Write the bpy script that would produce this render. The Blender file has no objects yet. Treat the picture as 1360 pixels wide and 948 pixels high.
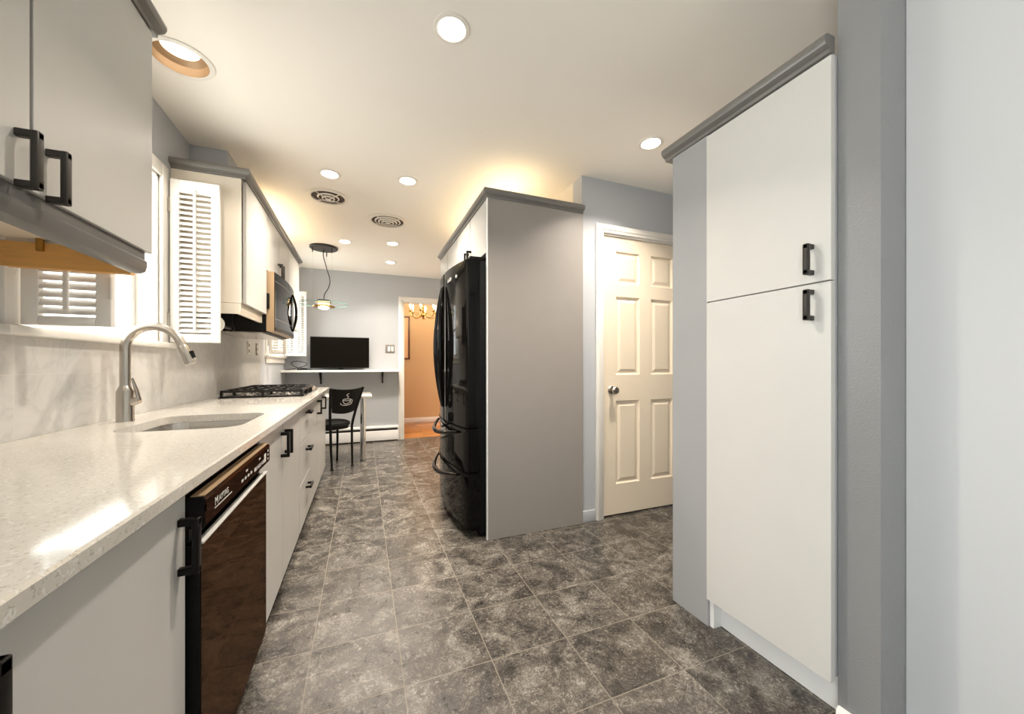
import bpy, bmesh, math, random
from mathutils import Vector, Matrix
random.seed(7)
R = math.radians
sc = bpy.context.scene
COL = sc.collection

# ------------------------------------------------------------ camera
cam_d = bpy.data.cameras.new('camera'); cam = bpy.data.objects.new('camera', cam_d); COL.objects.link(cam)
cam.location = (0, 0, 1.10); cam.rotation_euler = (R(90), 0, R(-21.6))
cam_d.sensor_width = 36; cam_d.lens = 36 * 500 / 1360; cam_d.shift_y = 11 / 1360; cam_d.clip_start = 0.02
sc.camera = cam
# ------------------------------------------------------------ world, exposure
w = bpy.data.worlds.new('world'); sc.world = w; w.use_nodes = True
bg = w.node_tree.nodes['Background']; bg.inputs[0].default_value = (0.95, 0.975, 1.0, 1); bg.inputs[1].default_value = 2.2
sc.view_settings.view_transform = 'Standard'; sc.view_settings.look = 'None'
sc.view_settings.exposure = 1.24; sc.view_settings.gamma = 1.0; sc.view_settings.use_curve_mapping = False
sc.cycles.use_denoising = True; sc.cycles.max_bounces = 10; sc.cycles.diffuse_bounces = 6
sc.cycles.transparent_max_bounces = 12; sc.cycles.sample_clamp_indirect = 6.0
CAN_W, BIG_CAN_W, STRIP_W, DAY_W, REAR_W, BOUNCE_FILL_W = 7.6, 3.0, 1.3, 3.5, 15.0, 46.0
WARM = (1.0, 0.82, 0.62); SOFTWARM = (1.0, 0.90, 0.78); DAY = (0.97, 0.98, 1.0)
CEIL = 2.43

def area_light(name, loc, rot, sx, sy, watts, color, parent=None, spread=180):
    d = bpy.data.lights.new(name, 'AREA'); d.shape = 'RECTANGLE'; d.size = sx; d.size_y = sy
    d.energy = watts; d.color = color; d.spread = R(spread)
    o = bpy.data.objects.new(name, d); COL.objects.link(o); o.location = loc; o.rotation_euler = rot
    if parent: o.parent = parent
    return o
# daylight coming through the three windows
area_light('daylight_sink_window', (-1.35, 2.02, 1.65), (0, R(-90), 0), 0.8, 0.8, DAY_W, DAY)
area_light('daylight_table_window', (-1.35, 5.15, 1.65), (0, R(-90), 0), 0.8, 0.85, DAY_W, DAY)
area_light('daylight_patio_window', (-1.30, -0.95, 1.25), (0, R(-90), 0), 1.95, 1.45, REAR_W, DAY)

area_light('fill_dining_room', (2.9, 6.65, 1.45), (0, R(90), 0), 1.25, 0.95, 8.0, (1.0, 0.90, 0.76))  # lamp added outside an unseen opening to brighten the dining room
# added fill lamps aimed up through the windows to brighten the ceiling
area_light('bounce_fill_patio', (-1.75, -0.95, 0.10), (0, R(-132), 0), 1.5, 1.45, BOUNCE_FILL_W, (1.0, 0.95, 0.88))
area_light('bounce_fill_sink', (-1.55, 2.02, 0.95), (0, R(-132), 0), 0.9, 0.8, BOUNCE_FILL_W * 0.16, (1.0, 0.95, 0.88))
area_light('bounce_fill_table', (-1.55, 5.18, 0.95), (0, R(-132), 0), 0.9, 0.8, BOUNCE_FILL_W * 0.14, (1.0, 0.95, 0.88))
# ------------------------------------------------------------ materials
def new_mat(name):
    m = bpy.data.materials.new(name); m.use_nodes = True
    return m, m.node_tree.nodes, m.node_tree.links, m.node_tree.nodes['Principled BSDF']
def mat(name, col, rough=0.5, metal=0.0, bump=0.0, bscale=200, var=0.0, vscale=6, coat=0.0, stretch=None, spec=0.5, tint=None):
    m, N, L, p = new_mat(name)
    p.inputs['Base Color'].default_value = (*col, 1); p.inputs['Roughness'].default_value = rough
    p.inputs['Metallic'].default_value = metal; p.inputs['Coat Weight'].default_value = coat
    if tint: p.inputs['Specular Tint'].default_value = (*tint, 1)
    p.inputs['Specular IOR Level'].default_value = spec
    tc = N.new('ShaderNodeTexCoord'); src = tc.outputs['Object']
    if stretch:
        mp = N.new('ShaderNodeMapping'); mp.inputs['Scale'].default_value = stretch
        L.new(src, mp.inputs[0]); src = mp.outputs[0]
    if var or not bump:
        n = N.new('ShaderNodeTexNoise'); n.inputs['Scale'].default_value = vscale; n.inputs['Detail'].default_value = 4
        L.new(src, n.inputs['Vector'])
        mx = N.new('ShaderNodeMix'); mx.data_type = 'RGBA'
        v = var or 0.03
        mx.inputs['A'].default_value = (*[c * (1 - v) for c in col], 1)
        mx.inputs['B'].default_value = (*[min(1, c * (1 + v)) for c in col], 1)
        L.new(n.outputs['Fac'], mx.inputs['Factor']); L.new(mx.outputs['Result'], p.inputs['Base Color'])
    if bump:
        n2 = N.new('ShaderNodeTexNoise'); n2.inputs['Scale'].default_value = bscale; n2.inputs['Detail'].default_value = 3
        L.new(src, n2.inputs['Vector'])
        b = N.new('ShaderNodeBump'); b.inputs['Strength'].default_value = bump; b.inputs['Distance'].default_value = 0.004
        L.new(n2.outputs['Fac'], b.inputs['Height']); L.new(b.outputs[0], p.inputs['Normal'])
    return m
def emit(name, col, s):
    m, N, L, p = new_mat(name)
    p.inputs['Base Color'].default_value = (*col, 1)
    p.inputs['Emission Color'].default_value = (*col, 1); p.inputs['Emission Strength'].default_value = s
    return m
def glass(name, tint, refl=0.06):
    m, N, L, p = new_mat(name); N.remove(p)
    t = N.new('ShaderNodeBsdfTransparent'); t.inputs[0].default_value = (*tint, 1)
    g = N.new('ShaderNodeBsdfGlossy'); g.inputs['Roughness'].default_value = 0.02
    mx = N.new('ShaderNodeMixShader'); mx.inputs[0].default_value = refl; L.new(t.outputs[0], mx.inputs[1]); L.new(g.outputs[0], mx.inputs[2])
    L.new(mx.outputs[0], N['Material Output'].inputs[0])
    return m
class G:                                              # tiny node-maths helper
    def __init__(s, N, L): s.N, s.L = N, L
    def m(s, op, a, b=None, c=None):
        n = s.N.new('ShaderNodeMath'); n.operation = op
        for i, v in enumerate((a, b, c)):
            if v is None: continue
            if isinstance(v, (int, float)): n.inputs[i].default_value = v
            else: s.L.new(v, n.inputs[i])
        return n.outputs[0]
    def ramp(s, fac, stops):
        n = s.N.new('ShaderNodeValToRGB'); e = n.color_ramp.elements
        while len(e) < len(stops): e.new(0.5)
        for el, (p, c) in zip(e, stops): el.position = p; el.color = (*c, 1)
        s.L.new(fac, n.inputs[0]); return n.outputs[0]
    def noise(s, vec, scale, detail=4, dist=0.0, rough=0.5):
        n = s.N.new('ShaderNodeTexNoise'); n.inputs['Scale'].default_value = scale; n.inputs['Detail'].default_value = detail
        n.inputs['Distortion'].default_value = dist; n.inputs['Roughness'].default_value = rough
        if vec is not None: s.L.new(vec, n.inputs['Vector'])
        return n.outputs['Fac']
    def mix(s, f, a, b, blend='MIX'):
        n = s.N.new('ShaderNodeMix'); n.data_type = 'RGBA'; n.blend_type = blend
        if isinstance(f, (int, float)): n.inputs['Factor'].default_value = f
        else: s.L.new(f, n.inputs['Factor'])
        for k, v in (('A', a), ('B', b)):
            if isinstance(v, tuple): n.inputs[k].default_value = (*v, 1)
            else: s.L.new(v, n.inputs[k])
        return n.outputs['Result']
def edge_mask(g, p, q, o1, s1, o2, s2, gw):           # 1 on grout lines of a grid
    a = g.m('DIVIDE', g.m('SUBTRACT', p, o1), s1); b = g.m('DIVIDE', g.m('SUBTRACT', q, o2), s2)
    fa = g.m('MULTIPLY', g.m('PINGPONG', a, 0.5), s1); fb = g.m('MULTIPLY', g.m('PINGPONG', b, 0.5), s2)
    return g.m('LESS_THAN', g.m('MINIMUM', fa, fb), gw), g.m('FLOOR', a), g.m('FLOOR', b)

def enamel(name, col, rough):                          # mirror-like dark enamel with a brownish sheen
    m, N, L, p = new_mat(name); N.remove(p)
    g = N.new('ShaderNodeBsdfGlossy'); g.inputs[0].default_value = (*col, 1); g.inputs['Roughness'].default_value = rough
    d = N.new('ShaderNodeBsdfDiffuse'); d.inputs[0].default_value = (0.004, 0.003, 0.0025, 1)
    a = N.new('ShaderNodeAddShader'); L.new(g.outputs[0], a.inputs[0]); L.new(d.outputs[0], a.inputs[1])
    L.new(a.outputs[0], N['Material Output'].inputs[0])
    return m
def floor_mat():
    m, N, L, p = new_mat('slate_tile'); g = G(N, L)
    tc = N.new('ShaderNodeTexCoord'); sx = N.new('ShaderNodeSeparateXYZ'); L.new(tc.outputs['Object'], sx.inputs[0])
    mask, ca, cb = edge_mask(g, sx.outputs[0], sx.outputs[1], 0.132, 0.3155, 1.035, 0.2985, 0.0017)
    off = N.new('ShaderNodeCombineXYZ'); L.new(g.m('MULTIPLY', ca, 3.7), off.inputs[0]); L.new(g.m('MULTIPLY', cb, 5.3), off.inputs[1])
    ad = N.new('ShaderNodeVectorMath'); ad.operation = 'ADD'; L.new(tc.outputs['Object'], ad.inputs[0]); L.new(off.outputs[0], ad.inputs[1])
    big = g.noise(ad.outputs[0], 5.0, 5, 1.6, 0.55); fine = g.noise(tc.outputs['Object'], 48, 8, 2.2, 0.82)
    mid = g.noise(ad.outputs[0], 22, 4, 1.2, 0.6)
    v = g.m('ADD', g.m('ADD', g.m('MULTIPLY', big, 0.55), g.m('MULTIPLY', fine, 0.85)), g.m('MULTIPLY', mid, 0.25))
    col = g.ramp(v, [(0.66, (0.016, 0.014, 0.012)), (0.78, (0.068, 0.059, 0.050)), (0.87, (0.155, 0.138, 0.117)), (1.0, (0.37, 0.34, 0.30))])
    col = g.mix(mask, g.mix(1.0, col, (0.71, 0.71, 0.71), 'MULTIPLY'), (0.17, 0.145, 0.11)); L.new(col, p.inputs['Base Color'])
    rg = g.m('MULTIPLY_ADD', fine, 0.25, 0.13); L.new(g.m('MAXIMUM', rg, g.m('MULTIPLY', mask, 0.7)), p.inputs['Roughness'])
    h = g.m('SUBTRACT', g.m('MULTIPLY_ADD', big, 1.2, g.m('MULTIPLY', fine, 0.35)), g.m('MULTIPLY', mask, 0.6))
    b = N.new('ShaderNodeBump'); b.inputs['Strength'].default_value = 0.35; b.inputs['Distance'].default_value = 0.006
    L.new(h, b.inputs['Height']); L.new(b.outputs[0], p.inputs['Normal'])
    return m
def marble_mat():
    m, N, L, p = new_mat('marble_tile'); g = G(N, L)
    tc = N.new('ShaderNodeTexCoord'); sx = N.new('ShaderNodeSeparateXYZ'); L.new(tc.outputs['Object'], sx.inputs[0])
    mask, ca, cb = edge_mask(g, sx.outputs[1], sx.outputs[2], 1.578, 0.20, 1.072, 0.20, 0.0013)
    off = N.new('ShaderNodeCombineXYZ'); L.new(g.m('MULTIPLY', ca, 2.7), off.inputs[1]); L.new(g.m('MULTIPLY', cb, 4.3), off.inputs[2])
    ad = N.new('ShaderNodeVectorMath'); ad.operation = 'ADD'; L.new(tc.outputs['Object'], ad.inputs[0]); L.new(off.outputs[0], ad.inputs[1])
    n1 = g.noise(ad.outputs[0], 5, 8, 1.4, 0.6)
    vein = g.m('ABSOLUTE', g.m('SUBTRACT', n1, 0.5))
    col = g.ramp(vein, [(0.0, (0.475, 0.47, 0.455)), (0.03, (0.52, 0.515, 0.50)), (0.12, (0.56, 0.55, 0.53)), (0.3, (0.515, 0.505, 0.485))])
    L.new(g.mix(mask, col, (0.58, 0.57, 0.54)), p.inputs['Base Color']); p.inputs['Roughness'].default_value = 0.28
    return m
def quartz_mat():
    m, N, L, p = new_mat('quartz'); g = G(N, L)
    tc = N.new('ShaderNodeTexCoord'); o = tc.outputs['Object']
    n1 = g.noise(o, 165, 3, 0.3, 0.6); n2 = g.noise(o, 90, 3, 0.6, 0.6); n3 = g.noise(o, 7, 3)
    base = g.mix(n3, (0.52, 0.49, 0.44), (0.58, 0.555, 0.51))
    c = g.mix(g.ramp(n1, [(0.58, (0, 0, 0)), (0.63, (0.5, 0.5, 0.5))]), base, (0.30, 0.265, 0.215))
    c = g.mix(g.ramp(n2, [(0.60, (0, 0, 0)), (0.64, (0.8, 0.8, 0.8))]), c, (0.66, 0.65, 0.62))
    L.new(c, p.inputs['Base Color']); p.inputs['Roughness'].default_value = 0.09
    return m
def plank_mat():
    m, N, L, p = new_mat('oak_floor'); g = G(N, L)
    tc = N.new('ShaderNodeTexCoord'); sx = N.new('ShaderNodeSeparateXYZ'); L.new(tc.outputs['Object'], sx.inputs[0])
    mask, ca, cb = edge_mask(g, sx.outputs[0], sx.outputs[1], 0.0, 0.9, 0.0, 0.057, 0.001)
    mp = N.new('ShaderNodeMapping'); mp.inputs['Scale'].default_value = (2, 30, 2); L.new(tc.outputs['Object'], mp.inputs[0])
    wn = N.new('ShaderNodeTexWhiteNoise'); wn.noise_dimensions = '1D'; L.new(g.m('ADD', cb, g.m('MULTIPLY', ca, 7.1)), wn.inputs['W'])
    v = g.m('ADD', g.m('MULTIPLY', g.noise(mp.outputs[0], 3, 4), 0.6), g.m('MULTIPLY', wn.outputs[0], 0.4))
    col = g.ramp(v, [(0.25, (0.36, 0.13, 0.03)), (0.75, (0.62, 0.27, 0.08))])
    L.new(g.mix(mask, col, (0.16, 0.06, 0.02)), p.inputs['Base Color']); p.inputs['Roughness'].default_value = 0.22
    return m

M = dict(
    wall=mat('grey_wall_paint', (0.46, 0.475, 0.50), 0.55, bump=0.06, bscale=260),
    filler=mat('grey_filler_paint', (0.34, 0.342, 0.345), 0.45),
    wall_w=mat('white_wall_paint', (0.565, 0.568, 0.578), 0.55, bump=0.04, bscale=220),
    wall_cream=mat('cream_wall_paint', (0.74, 0.68, 0.58), 0.6, bump=0.06, bscale=240),
    column=mat('glossy_grey_paint', (0.245, 0.245, 0.248), 0.24, spec=0.7, bump=0.32, bscale=210),
    ceiling=mat('ceiling_paint', (0.86, 0.815, 0.75), 0.8, bump=0.05, bscale=160),
    orange=mat('orange_wall_paint', (0.58, 0.375, 0.19), 0.6, bump=0.06, bscale=240),
    trim=mat('white_trim_paint', (0.80, 0.765, 0.71), 0.35),
    trimw=mat('bright_trim_paint', (0.82, 0.81, 0.80), 0.4),
    doorp=mat('door_paint', (0.82, 0.71, 0.56), 0.38),
    front=mat('cabinet_front', (0.50, 0.49, 0.465), 0.30),
    pantry=mat('pantry_front', (0.60, 0.585, 0.56), 0.40),
    carcass=mat('cream_carcass', (0.78, 0.70, 0.585), 0.42),  # warmth of the window light is put into this cream colour
    panel=mat('grey_end_panel', (0.30, 0.275, 0.255), 0.42, var=0.04, vscale=9),
    crown=mat('grey_crown_paint', (0.175, 0.165, 0.152), 0.28), rail=mat('shaded_crown_paint', (0.105, 0.102, 0.098), 0.30),  # rail is the same crown paint, its shade put into a darker colour
    rawwood=mat('raw_wood', (0.74, 0.40, 0.12), 0.55, var=0.18, vscale=5, stretch=(2, 2, 22)),
    shutter=mat('shutter_paint', (0.80, 0.775, 0.735), 0.42),
    black=mat('black_metal', (0.008, 0.0075, 0.007), 0.34, spec=0.18),
    bronze=mat('dark_bronze', (0.045, 0.040, 0.036), 0.34, metal=0.3, spec=0.3),
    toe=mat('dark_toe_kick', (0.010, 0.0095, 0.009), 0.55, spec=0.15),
    gloss=mat('gloss_black', (0.004, 0.0037, 0.0035), 0.04, spec=0.16),
    sideblk=mat('pebbled_black', (0.006, 0.006, 0.006), 0.42, spec=0.15, bump=0.35, bscale=420),
    dwglass=enamel('dishwasher_black', (0.10, 0.063, 0.041), 0.03), dwpanel=enamel('control_panel_black', (0.055, 0.030, 0.021), 0.05),
    steel=mat('brushed_steel', (0.56, 0.53, 0.49), 0.26, metal=1.0, var=0.06, vscale=30, stretch=(1, 1, 12)),
    nickel=mat('brushed_nickel', (0.50, 0.46, 0.41), 0.24, metal=1.0),
    chrome=mat('chrome', (0.75, 0.74, 0.73), 0.10, metal=1.0),
    warmsteel=mat('satin_metal_side', (0.46, 0.32, 0.19), 0.38, metal=0.2),  # microwave side: reflection of the cream cabinets put into the tan colour
    iron=mat('cast_iron', (0.010, 0.009, 0.008), 0.42, spec=0.25, bump=0.2, bscale=300),
    brass=mat('brass', (0.42, 0.23, 0.055), 0.22, metal=1.0),
    gold=mat('gold_reflector', (0.34, 0.22, 0.12), 0.4, metal=0.2),
    paper=mat('paper', (0.85, 0.83, 0.80), 0.9),
    plastic=mat('white_plastic', (0.80, 0.78, 0.74), 0.4),
    greyplate=mat('brushed_switch_plate', (0.24, 0.225, 0.205), 0.4, metal=0.3),
    screen=mat('tv_screen', (0.005, 0.004, 0.003), 0.22, spec=0.06),
    silver=mat('printed_silver', (0.62, 0.61, 0.58), 0.35),
    wood=mat('dark_frame_wood', (0.10, 0.035, 0.015), 0.35, var=0.2, vscale=8),
    matboard=mat('cream_mat_board', (0.80, 0.52, 0.30), 0.8),
    art=mat('muted_art_print', (0.45, 0.28, 0.12), 0.7, var=0.4, vscale=9),
    ventdark=mat('vent_cavity', (0.05, 0.03, 0.022), 0.7),
    ventwhite=mat('vent_enamel', (0.80, 0.75, 0.68), 0.4),
    pane=glass('window_glass', (0.97, 0.99, 0.98)),
    discglass=glass('clear_disc_glass', (0.992, 1.0, 0.997), refl=0.03), discrim=mat('green_glass_edge', (0.10, 0.24, 0.20), 0.15),
    lens=emit('lit_lens', (1.0, 0.93, 0.82), 14), warmlens=emit('warm_lit_lens', (1.0, 0.88, 0.70), 3),
    strip=emit('lit_strip', (1.0, 0.80, 0.50), 6), candle=emit('lit_bulb', (1.0, 0.86, 0.62), 75), shade=emit('glowing_shade', (1.0, 0.80, 0.45), 0.9),
    floor=floor_mat(), marble=marble_mat(), quartz=quartz_mat(), oak=plank_mat(),
    concrete=mat('outdoor_ground', (0.45, 0.45, 0.43), 0.9),
)

# ------------------------------------------------------------ mesh builder
WL = {}                                               # world position of every parent
class MB:
    def __init__(s): s.bm = bmesh.new()
    def box(s, x0, x1, y0, y1, z0, z1, bev=0.0, seg=2):
        r = bmesh.ops.create_cube(s.bm, size=1.0); vs = r['verts']
        for v in vs:
            v.co = Vector(((x0 + x1) / 2 + v.co.x * (x1 - x0), (y0 + y1) / 2 + v.co.y * (y1 - y0), (z0 + z1) / 2 + v.co.z * (z1 - z0)))
        if bev:
            es = list({e for v in vs for e in v.link_edges})
            bmesh.ops.bevel(s.bm, geom=es, offset=bev, segments=seg, profile=0.5, affect='EDGES')
        return s
    def prism(s, poly, axis, a, b, bev=0.0):
        def P(p, q, t): return {'x': (t, p, q), 'y': (p, t, q), 'z': (p, q, t)}[axis]
        n = len(poly)
        A = [s.bm.verts.new(P(p, q, a)) for p, q in poly]; B = [s.bm.verts.new(P(p, q, b)) for p, q in poly]
        fs = [s.bm.faces.new(A), s.bm.faces.new(B[::-1])]
        for i in range(n): fs.append(s.bm.faces.new((A[i], B[i], B[(i + 1) % n], A[(i + 1) % n])))
        bmesh.ops.recalc_face_normals(s.bm, faces=fs)
        return s
    def tube(s, pts, r, seg=10, closed=False, flat=1.0):
        pts = [Vector(p) for p in pts]; n = len(pts)
        rs = r if isinstance(r, (list, tuple)) else [r] * n
        up = None; rings = []
        for i, p in enumerate(pts):
            if closed: t = pts[(i + 1) % n] - pts[i - 1]
            else: t = pts[min(i + 1, n - 1)] - pts[max(i - 1, 0)]
            t.normalize()
            if up is None:
                up = Vector((0, 0, 1)) if abs(t.z) < 0.9 else Vector((1, 0, 0))
            sd = t.cross(up).normalized(); up = sd.cross(t).normalized()
            rings.append([s.bm.verts.new(p + sd * math.cos(2 * math.pi * k / seg) * rs[i] + up * math.sin(2 * math.pi * k / seg) * rs[i] * flat) for k in range(seg)])
        fs = []
        for i in range(n if closed else n - 1):
            a, b = rings[i], rings[(i + 1) % n]
            for k in range(seg): fs.append(s.bm.faces.new((a[k], a[(k + 1) % seg], b[(k + 1) % seg], b[k])))
        if not closed: fs += [s.bm.faces.new(rings[0]), s.bm.faces.new(rings[-1])]
        bmesh.ops.recalc_face_normals(s.bm, faces=fs)
        return s
    def lathe(s, prof, c=(0, 0, 0), axis='z', seg=32, closed=False):
        def P(r, h, a):
            x, y = r * math.cos(a), r * math.sin(a)
            return {'z': (c[0] + x, c[1] + y, c[2] + h), 'y': (c[0] + x, c[1] + h, c[2] + y), 'x': (c[0] + h, c[1] + x, c[2] + y)}[axis]
        rings = []
        for r, h in prof:
            if r < 1e-6: rings.append([s.bm.verts.new(P(0, h, 0))])
            else: rings.append([s.bm.verts.new(P(r, h, 2 * math.pi * k / seg)) for k in range(seg)])
        fs = []
        prs = list(zip(rings, rings[1:])) + ([(rings[-1], rings[0])] if closed else [])
        for a, b in prs:
            for k in range(seg):
                k2 = (k + 1) % seg
                if len(a) == 1 and len(b) == 1: continue
                if len(a) == 1: fs.append(s.bm.faces.new((a[0], b[k], b[k2])))
                elif len(b) == 1: fs.append(s.bm.faces.new((a[k], a[k2], b[0])))
                else: fs.append(s.bm.faces.new((a[k], a[k2], b[k2], b[k])))
        bmesh.ops.recalc_face_normals(s.bm, faces=fs)
        return s
    def loft(s, loops, cap0=False, cap1=False):
        rings = [[s.bm.verts.new(p) for p in lp] for lp in loops]; fs = []; n = len(rings[0])
        for a, b in zip(rings, rings[1:]):
            for k in range(n): fs.append(s.bm.faces.new((a[k], a[(k + 1) % n], b[(k + 1) % n], b[k])))
        if cap0: fs.append(s.bm.faces.new(rings[0]))
        if cap1: fs.append(s.bm.faces.new(rings[-1]))
        bmesh.ops.recalc_face_normals(s.bm, faces=fs)
        return s
    def xf(s, mtx):
        bmesh.ops.transform(s.bm, matrix=mtx, verts=s.bm.verts); return s
    def build(s, name, m, parent=None, label=None, kind=None, sharp=32):
        me = bpy.data.meshes.new(name); 
        if parent is not None: bmesh.ops.translate(s.bm, verts=s.bm.verts, vec=-WL[parent.name])
        s.bm.to_mesh(me); s.bm.free()
        for pl in me.polygons: pl.use_smooth = True
        me.set_sharp_from_angle(angle=R(sharp))
        me.materials.append(M[m])
        o = bpy.data.objects.new(name, me); COL.objects.link(o)
        WL[o.name] = WL[parent.name].copy() if parent is not None else Vector((0, 0, 0))
        if parent is not None: o.parent = parent
        if label: o['label'] = label
        if kind: o['kind'] = kind
        return o
def thing(name, label, cat, loc=(0, 0, 0), group=None):
    o = bpy.data.objects.new(name, None); COL.objects.link(o); o.location = loc; o.empty_display_size = 0.05
    WL[o.name] = Vector(loc); o['label'] = label; o['category'] = cat
    if group: o['group'] = group
    return o
def tag(o, label, cat, group=None):
    o['label'] = label; o['category'] = cat
    if group: o['group'] = group
    return o
def struct(o): o['kind'] = 'structure'; return o
def copy_tree(o, parent=None):
    kids = list(o.children); c = o.copy(); COL.objects.link(c)
    if parent is not None: c.parent = parent
    for k in kids: copy_tree(k, c)
    return c
def B(*a, **k): return MB().box(*a, **k)
def text(name, s, size, loc, rot, m, parent, depth=0.0006, sx=1.0):
    cu = bpy.data.curves.new(name, 'FONT'); cu.body = s; cu.size = size; cu.extrude = depth; cu.align_x = 'CENTER'; cu.align_y = 'CENTER'
    cu.materials.append(M[m]); tmp = bpy.data.objects.new('tmp', cu); COL.objects.link(tmp)
    bpy.context.view_layer.update(); me = bpy.data.meshes.new_from_object(tmp.evaluated_get(bpy.context.evaluated_depsgraph_get()))
    bpy.data.objects.remove(tmp); o = bpy.data.objects.new(name, me); COL.objects.link(o)
    o.parent = parent; o.location = Vector(loc) - WL[parent.name]; o.rotation_euler = rot; o.scale = (sx, 1, 1)
    WL[o.name] = Vector(loc)
    return o
def handle(parent, x, y, z, out=1, length=0.112, axis='z', m='black'):
    h = length / 2; mb = MB(); d = 0.036 * out; t = 0.0065
    for sgn in (-1, 1):
        c = sgn * (h - 0.0075)
        if axis == 'z': mb.box(min(x, x + d), max(x, x + d), y - t, y + t, z + c - 0.0075, z + c + 0.0075, 0.0012, 1)
        else: mb.box(min(x, x + d), max(x, x + d), y + c - 0.0075, y + c + 0.0075, z - t, z + t, 0.0012, 1)
    x1 = x + d; x2 = x + d - 0.012 * out
    a, b = min(x1, x2), max(x1, x2)
    if axis == 'z': mb.box(a, b, y - 0.009, y + 0.009, z - h, z + h, 0.003, 2)
    else: mb.box(a, b, y - h, y + h, z - 0.009, z + 0.009, 0.003, 2)
    return mb.build('handle', m, parent)

# ------------------------------------------------------------ room shell
XL, YB = -0.97, 5.81
struct(B(XL - 0.18, 3.1, -2.45, YB + 0.05, -0.08, 0).build('floor', 'floor'))
struct(B(-0.5, 2.8, YB + 0.05, 7.55, -0.08, 0.002).build('floor_dining', 'oak'))
struct(B(XL - 0.18, 3.1, -2.45, 7.55, CEIL, CEIL + 0.1).build('ceiling', 'ceiling'))
W1 = (1.60, 2.45, 1.215, 2.07); W2 = (4.76, 5.60, 1.215, 2.07); W3 = (-1.70, -0.20, 0.22, 2.15)
mb = MB(); a, b = XL - 0.18, XL
mb.box(a, b, -2.45, W3[0], 0, CEIL); mb.box(a, b, W3[1], W1[0], 0, CEIL); mb.box(a, b, W1[1], W2[0], 0, CEIL); mb.box(a, b, W2[1], YB + 0.12, 0, CEIL)
for q in (W1, W2, W3): mb.box(a, b, q[0], q[1], 0, q[2]); mb.box(a, b, q[0], q[1], q[3], CEIL)
struct(mb.build('wall_left', 'wall'))
DX0, DX1, DZ = 0.56, 1.32, 2.05
mb = MB(); mb.box(XL, DX0, YB, YB + 0.12, 0, CEIL); mb.box(DX1, 1.56, YB, YB + 0.12, 0, CEIL); mb.box(DX0, DX1, YB, YB + 0.12, DZ, CEIL)
struct(mb.build('wall_back', 'wall'))
struct(B(1.425, 1.56, 2.39, YB, 0, CEIL).build('wall_fridge_side', 'wall_cream'))
RX0, RX1, RZ = 1.595, 2.375, 2.05
mb = MB(); mb.box(1.425, RX0, 2.27, 2.39, 0, CEIL); mb.box(RX1, 3.0, 2.27, 2.39, 0, CEIL); mb.box(RX0, RX1, 2.27, 2.39, RZ, CEIL)
struct(mb.build('wall_passage', 'wall'))
struct(B(3.0, 3.1, 0.55, 2.39, 0, CEIL).build('wall_right', 'wall'))
struct(B(1.375, 3.0, 0.612, 0.716, 0, CEIL).build('wall_stub', 'column'))
struct(B(1.506, 1.62, -2.45, 0.611, 0, CEIL).build('wall_white_right', 'wall_w'))
struct(B(XL, 1.505, -2.45, -2.33, 0, CEIL).build('wall_front', 'wall_w'))
struct(B(1.56, 3.1, 2.60, 2.66, 0, CEIL).build('wall_light_block', 'wall'))  # unseen panel added behind the door to stop light leaking underneath
# dining room beyond the doorway
struct(B(-0.5, 2.8, 7.37, 7.5, 0.002, CEIL).build('wall_dining_back', 'orange'))
struct(B(-0.5, -0.38, YB + 0.12, 7.37, 0.002, CEIL).build('wall_dining_left', 'orange'))
mb = MB(); mb.box(2.68, 2.8, YB + 0.12, 6.15, 0.002, CEIL); mb.box(2.68, 2.8, 7.15, 7.37, 0.002, CEIL); mb.box(2.68, 2.8, 6.15, 7.15, 0.002, 0.8); mb.box(2.68, 2.8, 6.15, 7.15, 2.1, CEIL)  # opening added to let the dining fill lamp through
struct(mb.build('wall_dining_right', 'orange'))
struct(B(-0.38, 2.68, 7.352, 7.37, 0.002, 0.10, 0.004).build('baseboard_dining', 'trim'))
mb = MB(); mb.box(1.56, 2.68, YB + 0.0, YB + 0.12, 0, CEIL)
struct(mb.build('wall_dining_front', 'orange'))
struct(B(-4.5, XL - 0.2, -6, 9, -0.6, -0.5).build('ground_outside', 'concrete'))

def casing_y(name, x0, x1, z1, y, wdt, thick, m='trim', label=None):   # door casing on a wall facing -Y
    mb = MB(); mb.box(x0 - wdt, x0, y - thick, y, 0, z1 + wdt, 0.004); mb.box(x1, x1 + wdt, y - thick, y, 0, z1 + wdt, 0.004)
    mb.box(x0, x1, y - thick, y, z1, z1 + wdt, 0.004)
    mb.box(x0 - wdt + 0.012, x0 - 0.02, y - thick - 0.005, y - thick + 0.002, 0, z1 + 0.018, 0.002)
    mb.box(x0 - wdt + 0.012, x1 + wdt - 0.012, y - thick - 0.005, y - thick + 0.002, z1 + 0.02, z1 + wdt - 0.012, 0.002)
    # jamb lining
    mb.box(x0, x0 + 0.012, y, y + 0.12, 0, z1); mb.box(x1 - 0.012, x1, y, y + 0.12, 0, z1); mb.box(x0 + 0.012, x1 - 0.012, y, y + 0.12, z1 - 0.012, z1)
    return struct(mb.build(name, m))
casing_y('trim_1', DX0, DX1, DZ, YB, 0.07, 0.016)
casing_y('trim_2', RX0, RX1, RZ, 2.27, 0.06, 0.016)
struct(B(1.426, 1.534, 2.258, 2.27, 0, 0.08, 0.003).build('baseboard_passage', 'wall'))
mb = MB(); mb.prism([(1.375, 0), (1.375, 0.045), (1.366, 0.042), (1.360, 0.032), (1.358, 0)], 'y', 0.5955, 0.714)
mb.prism([(0.612, 0), (0.612, 0.045), (0.603, 0.042), (0.597, 0.032), (0.595, 0)], 'x', 1.358, 1.505)
struct(mb.build('baseboard_stub', 'trimw'))

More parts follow.
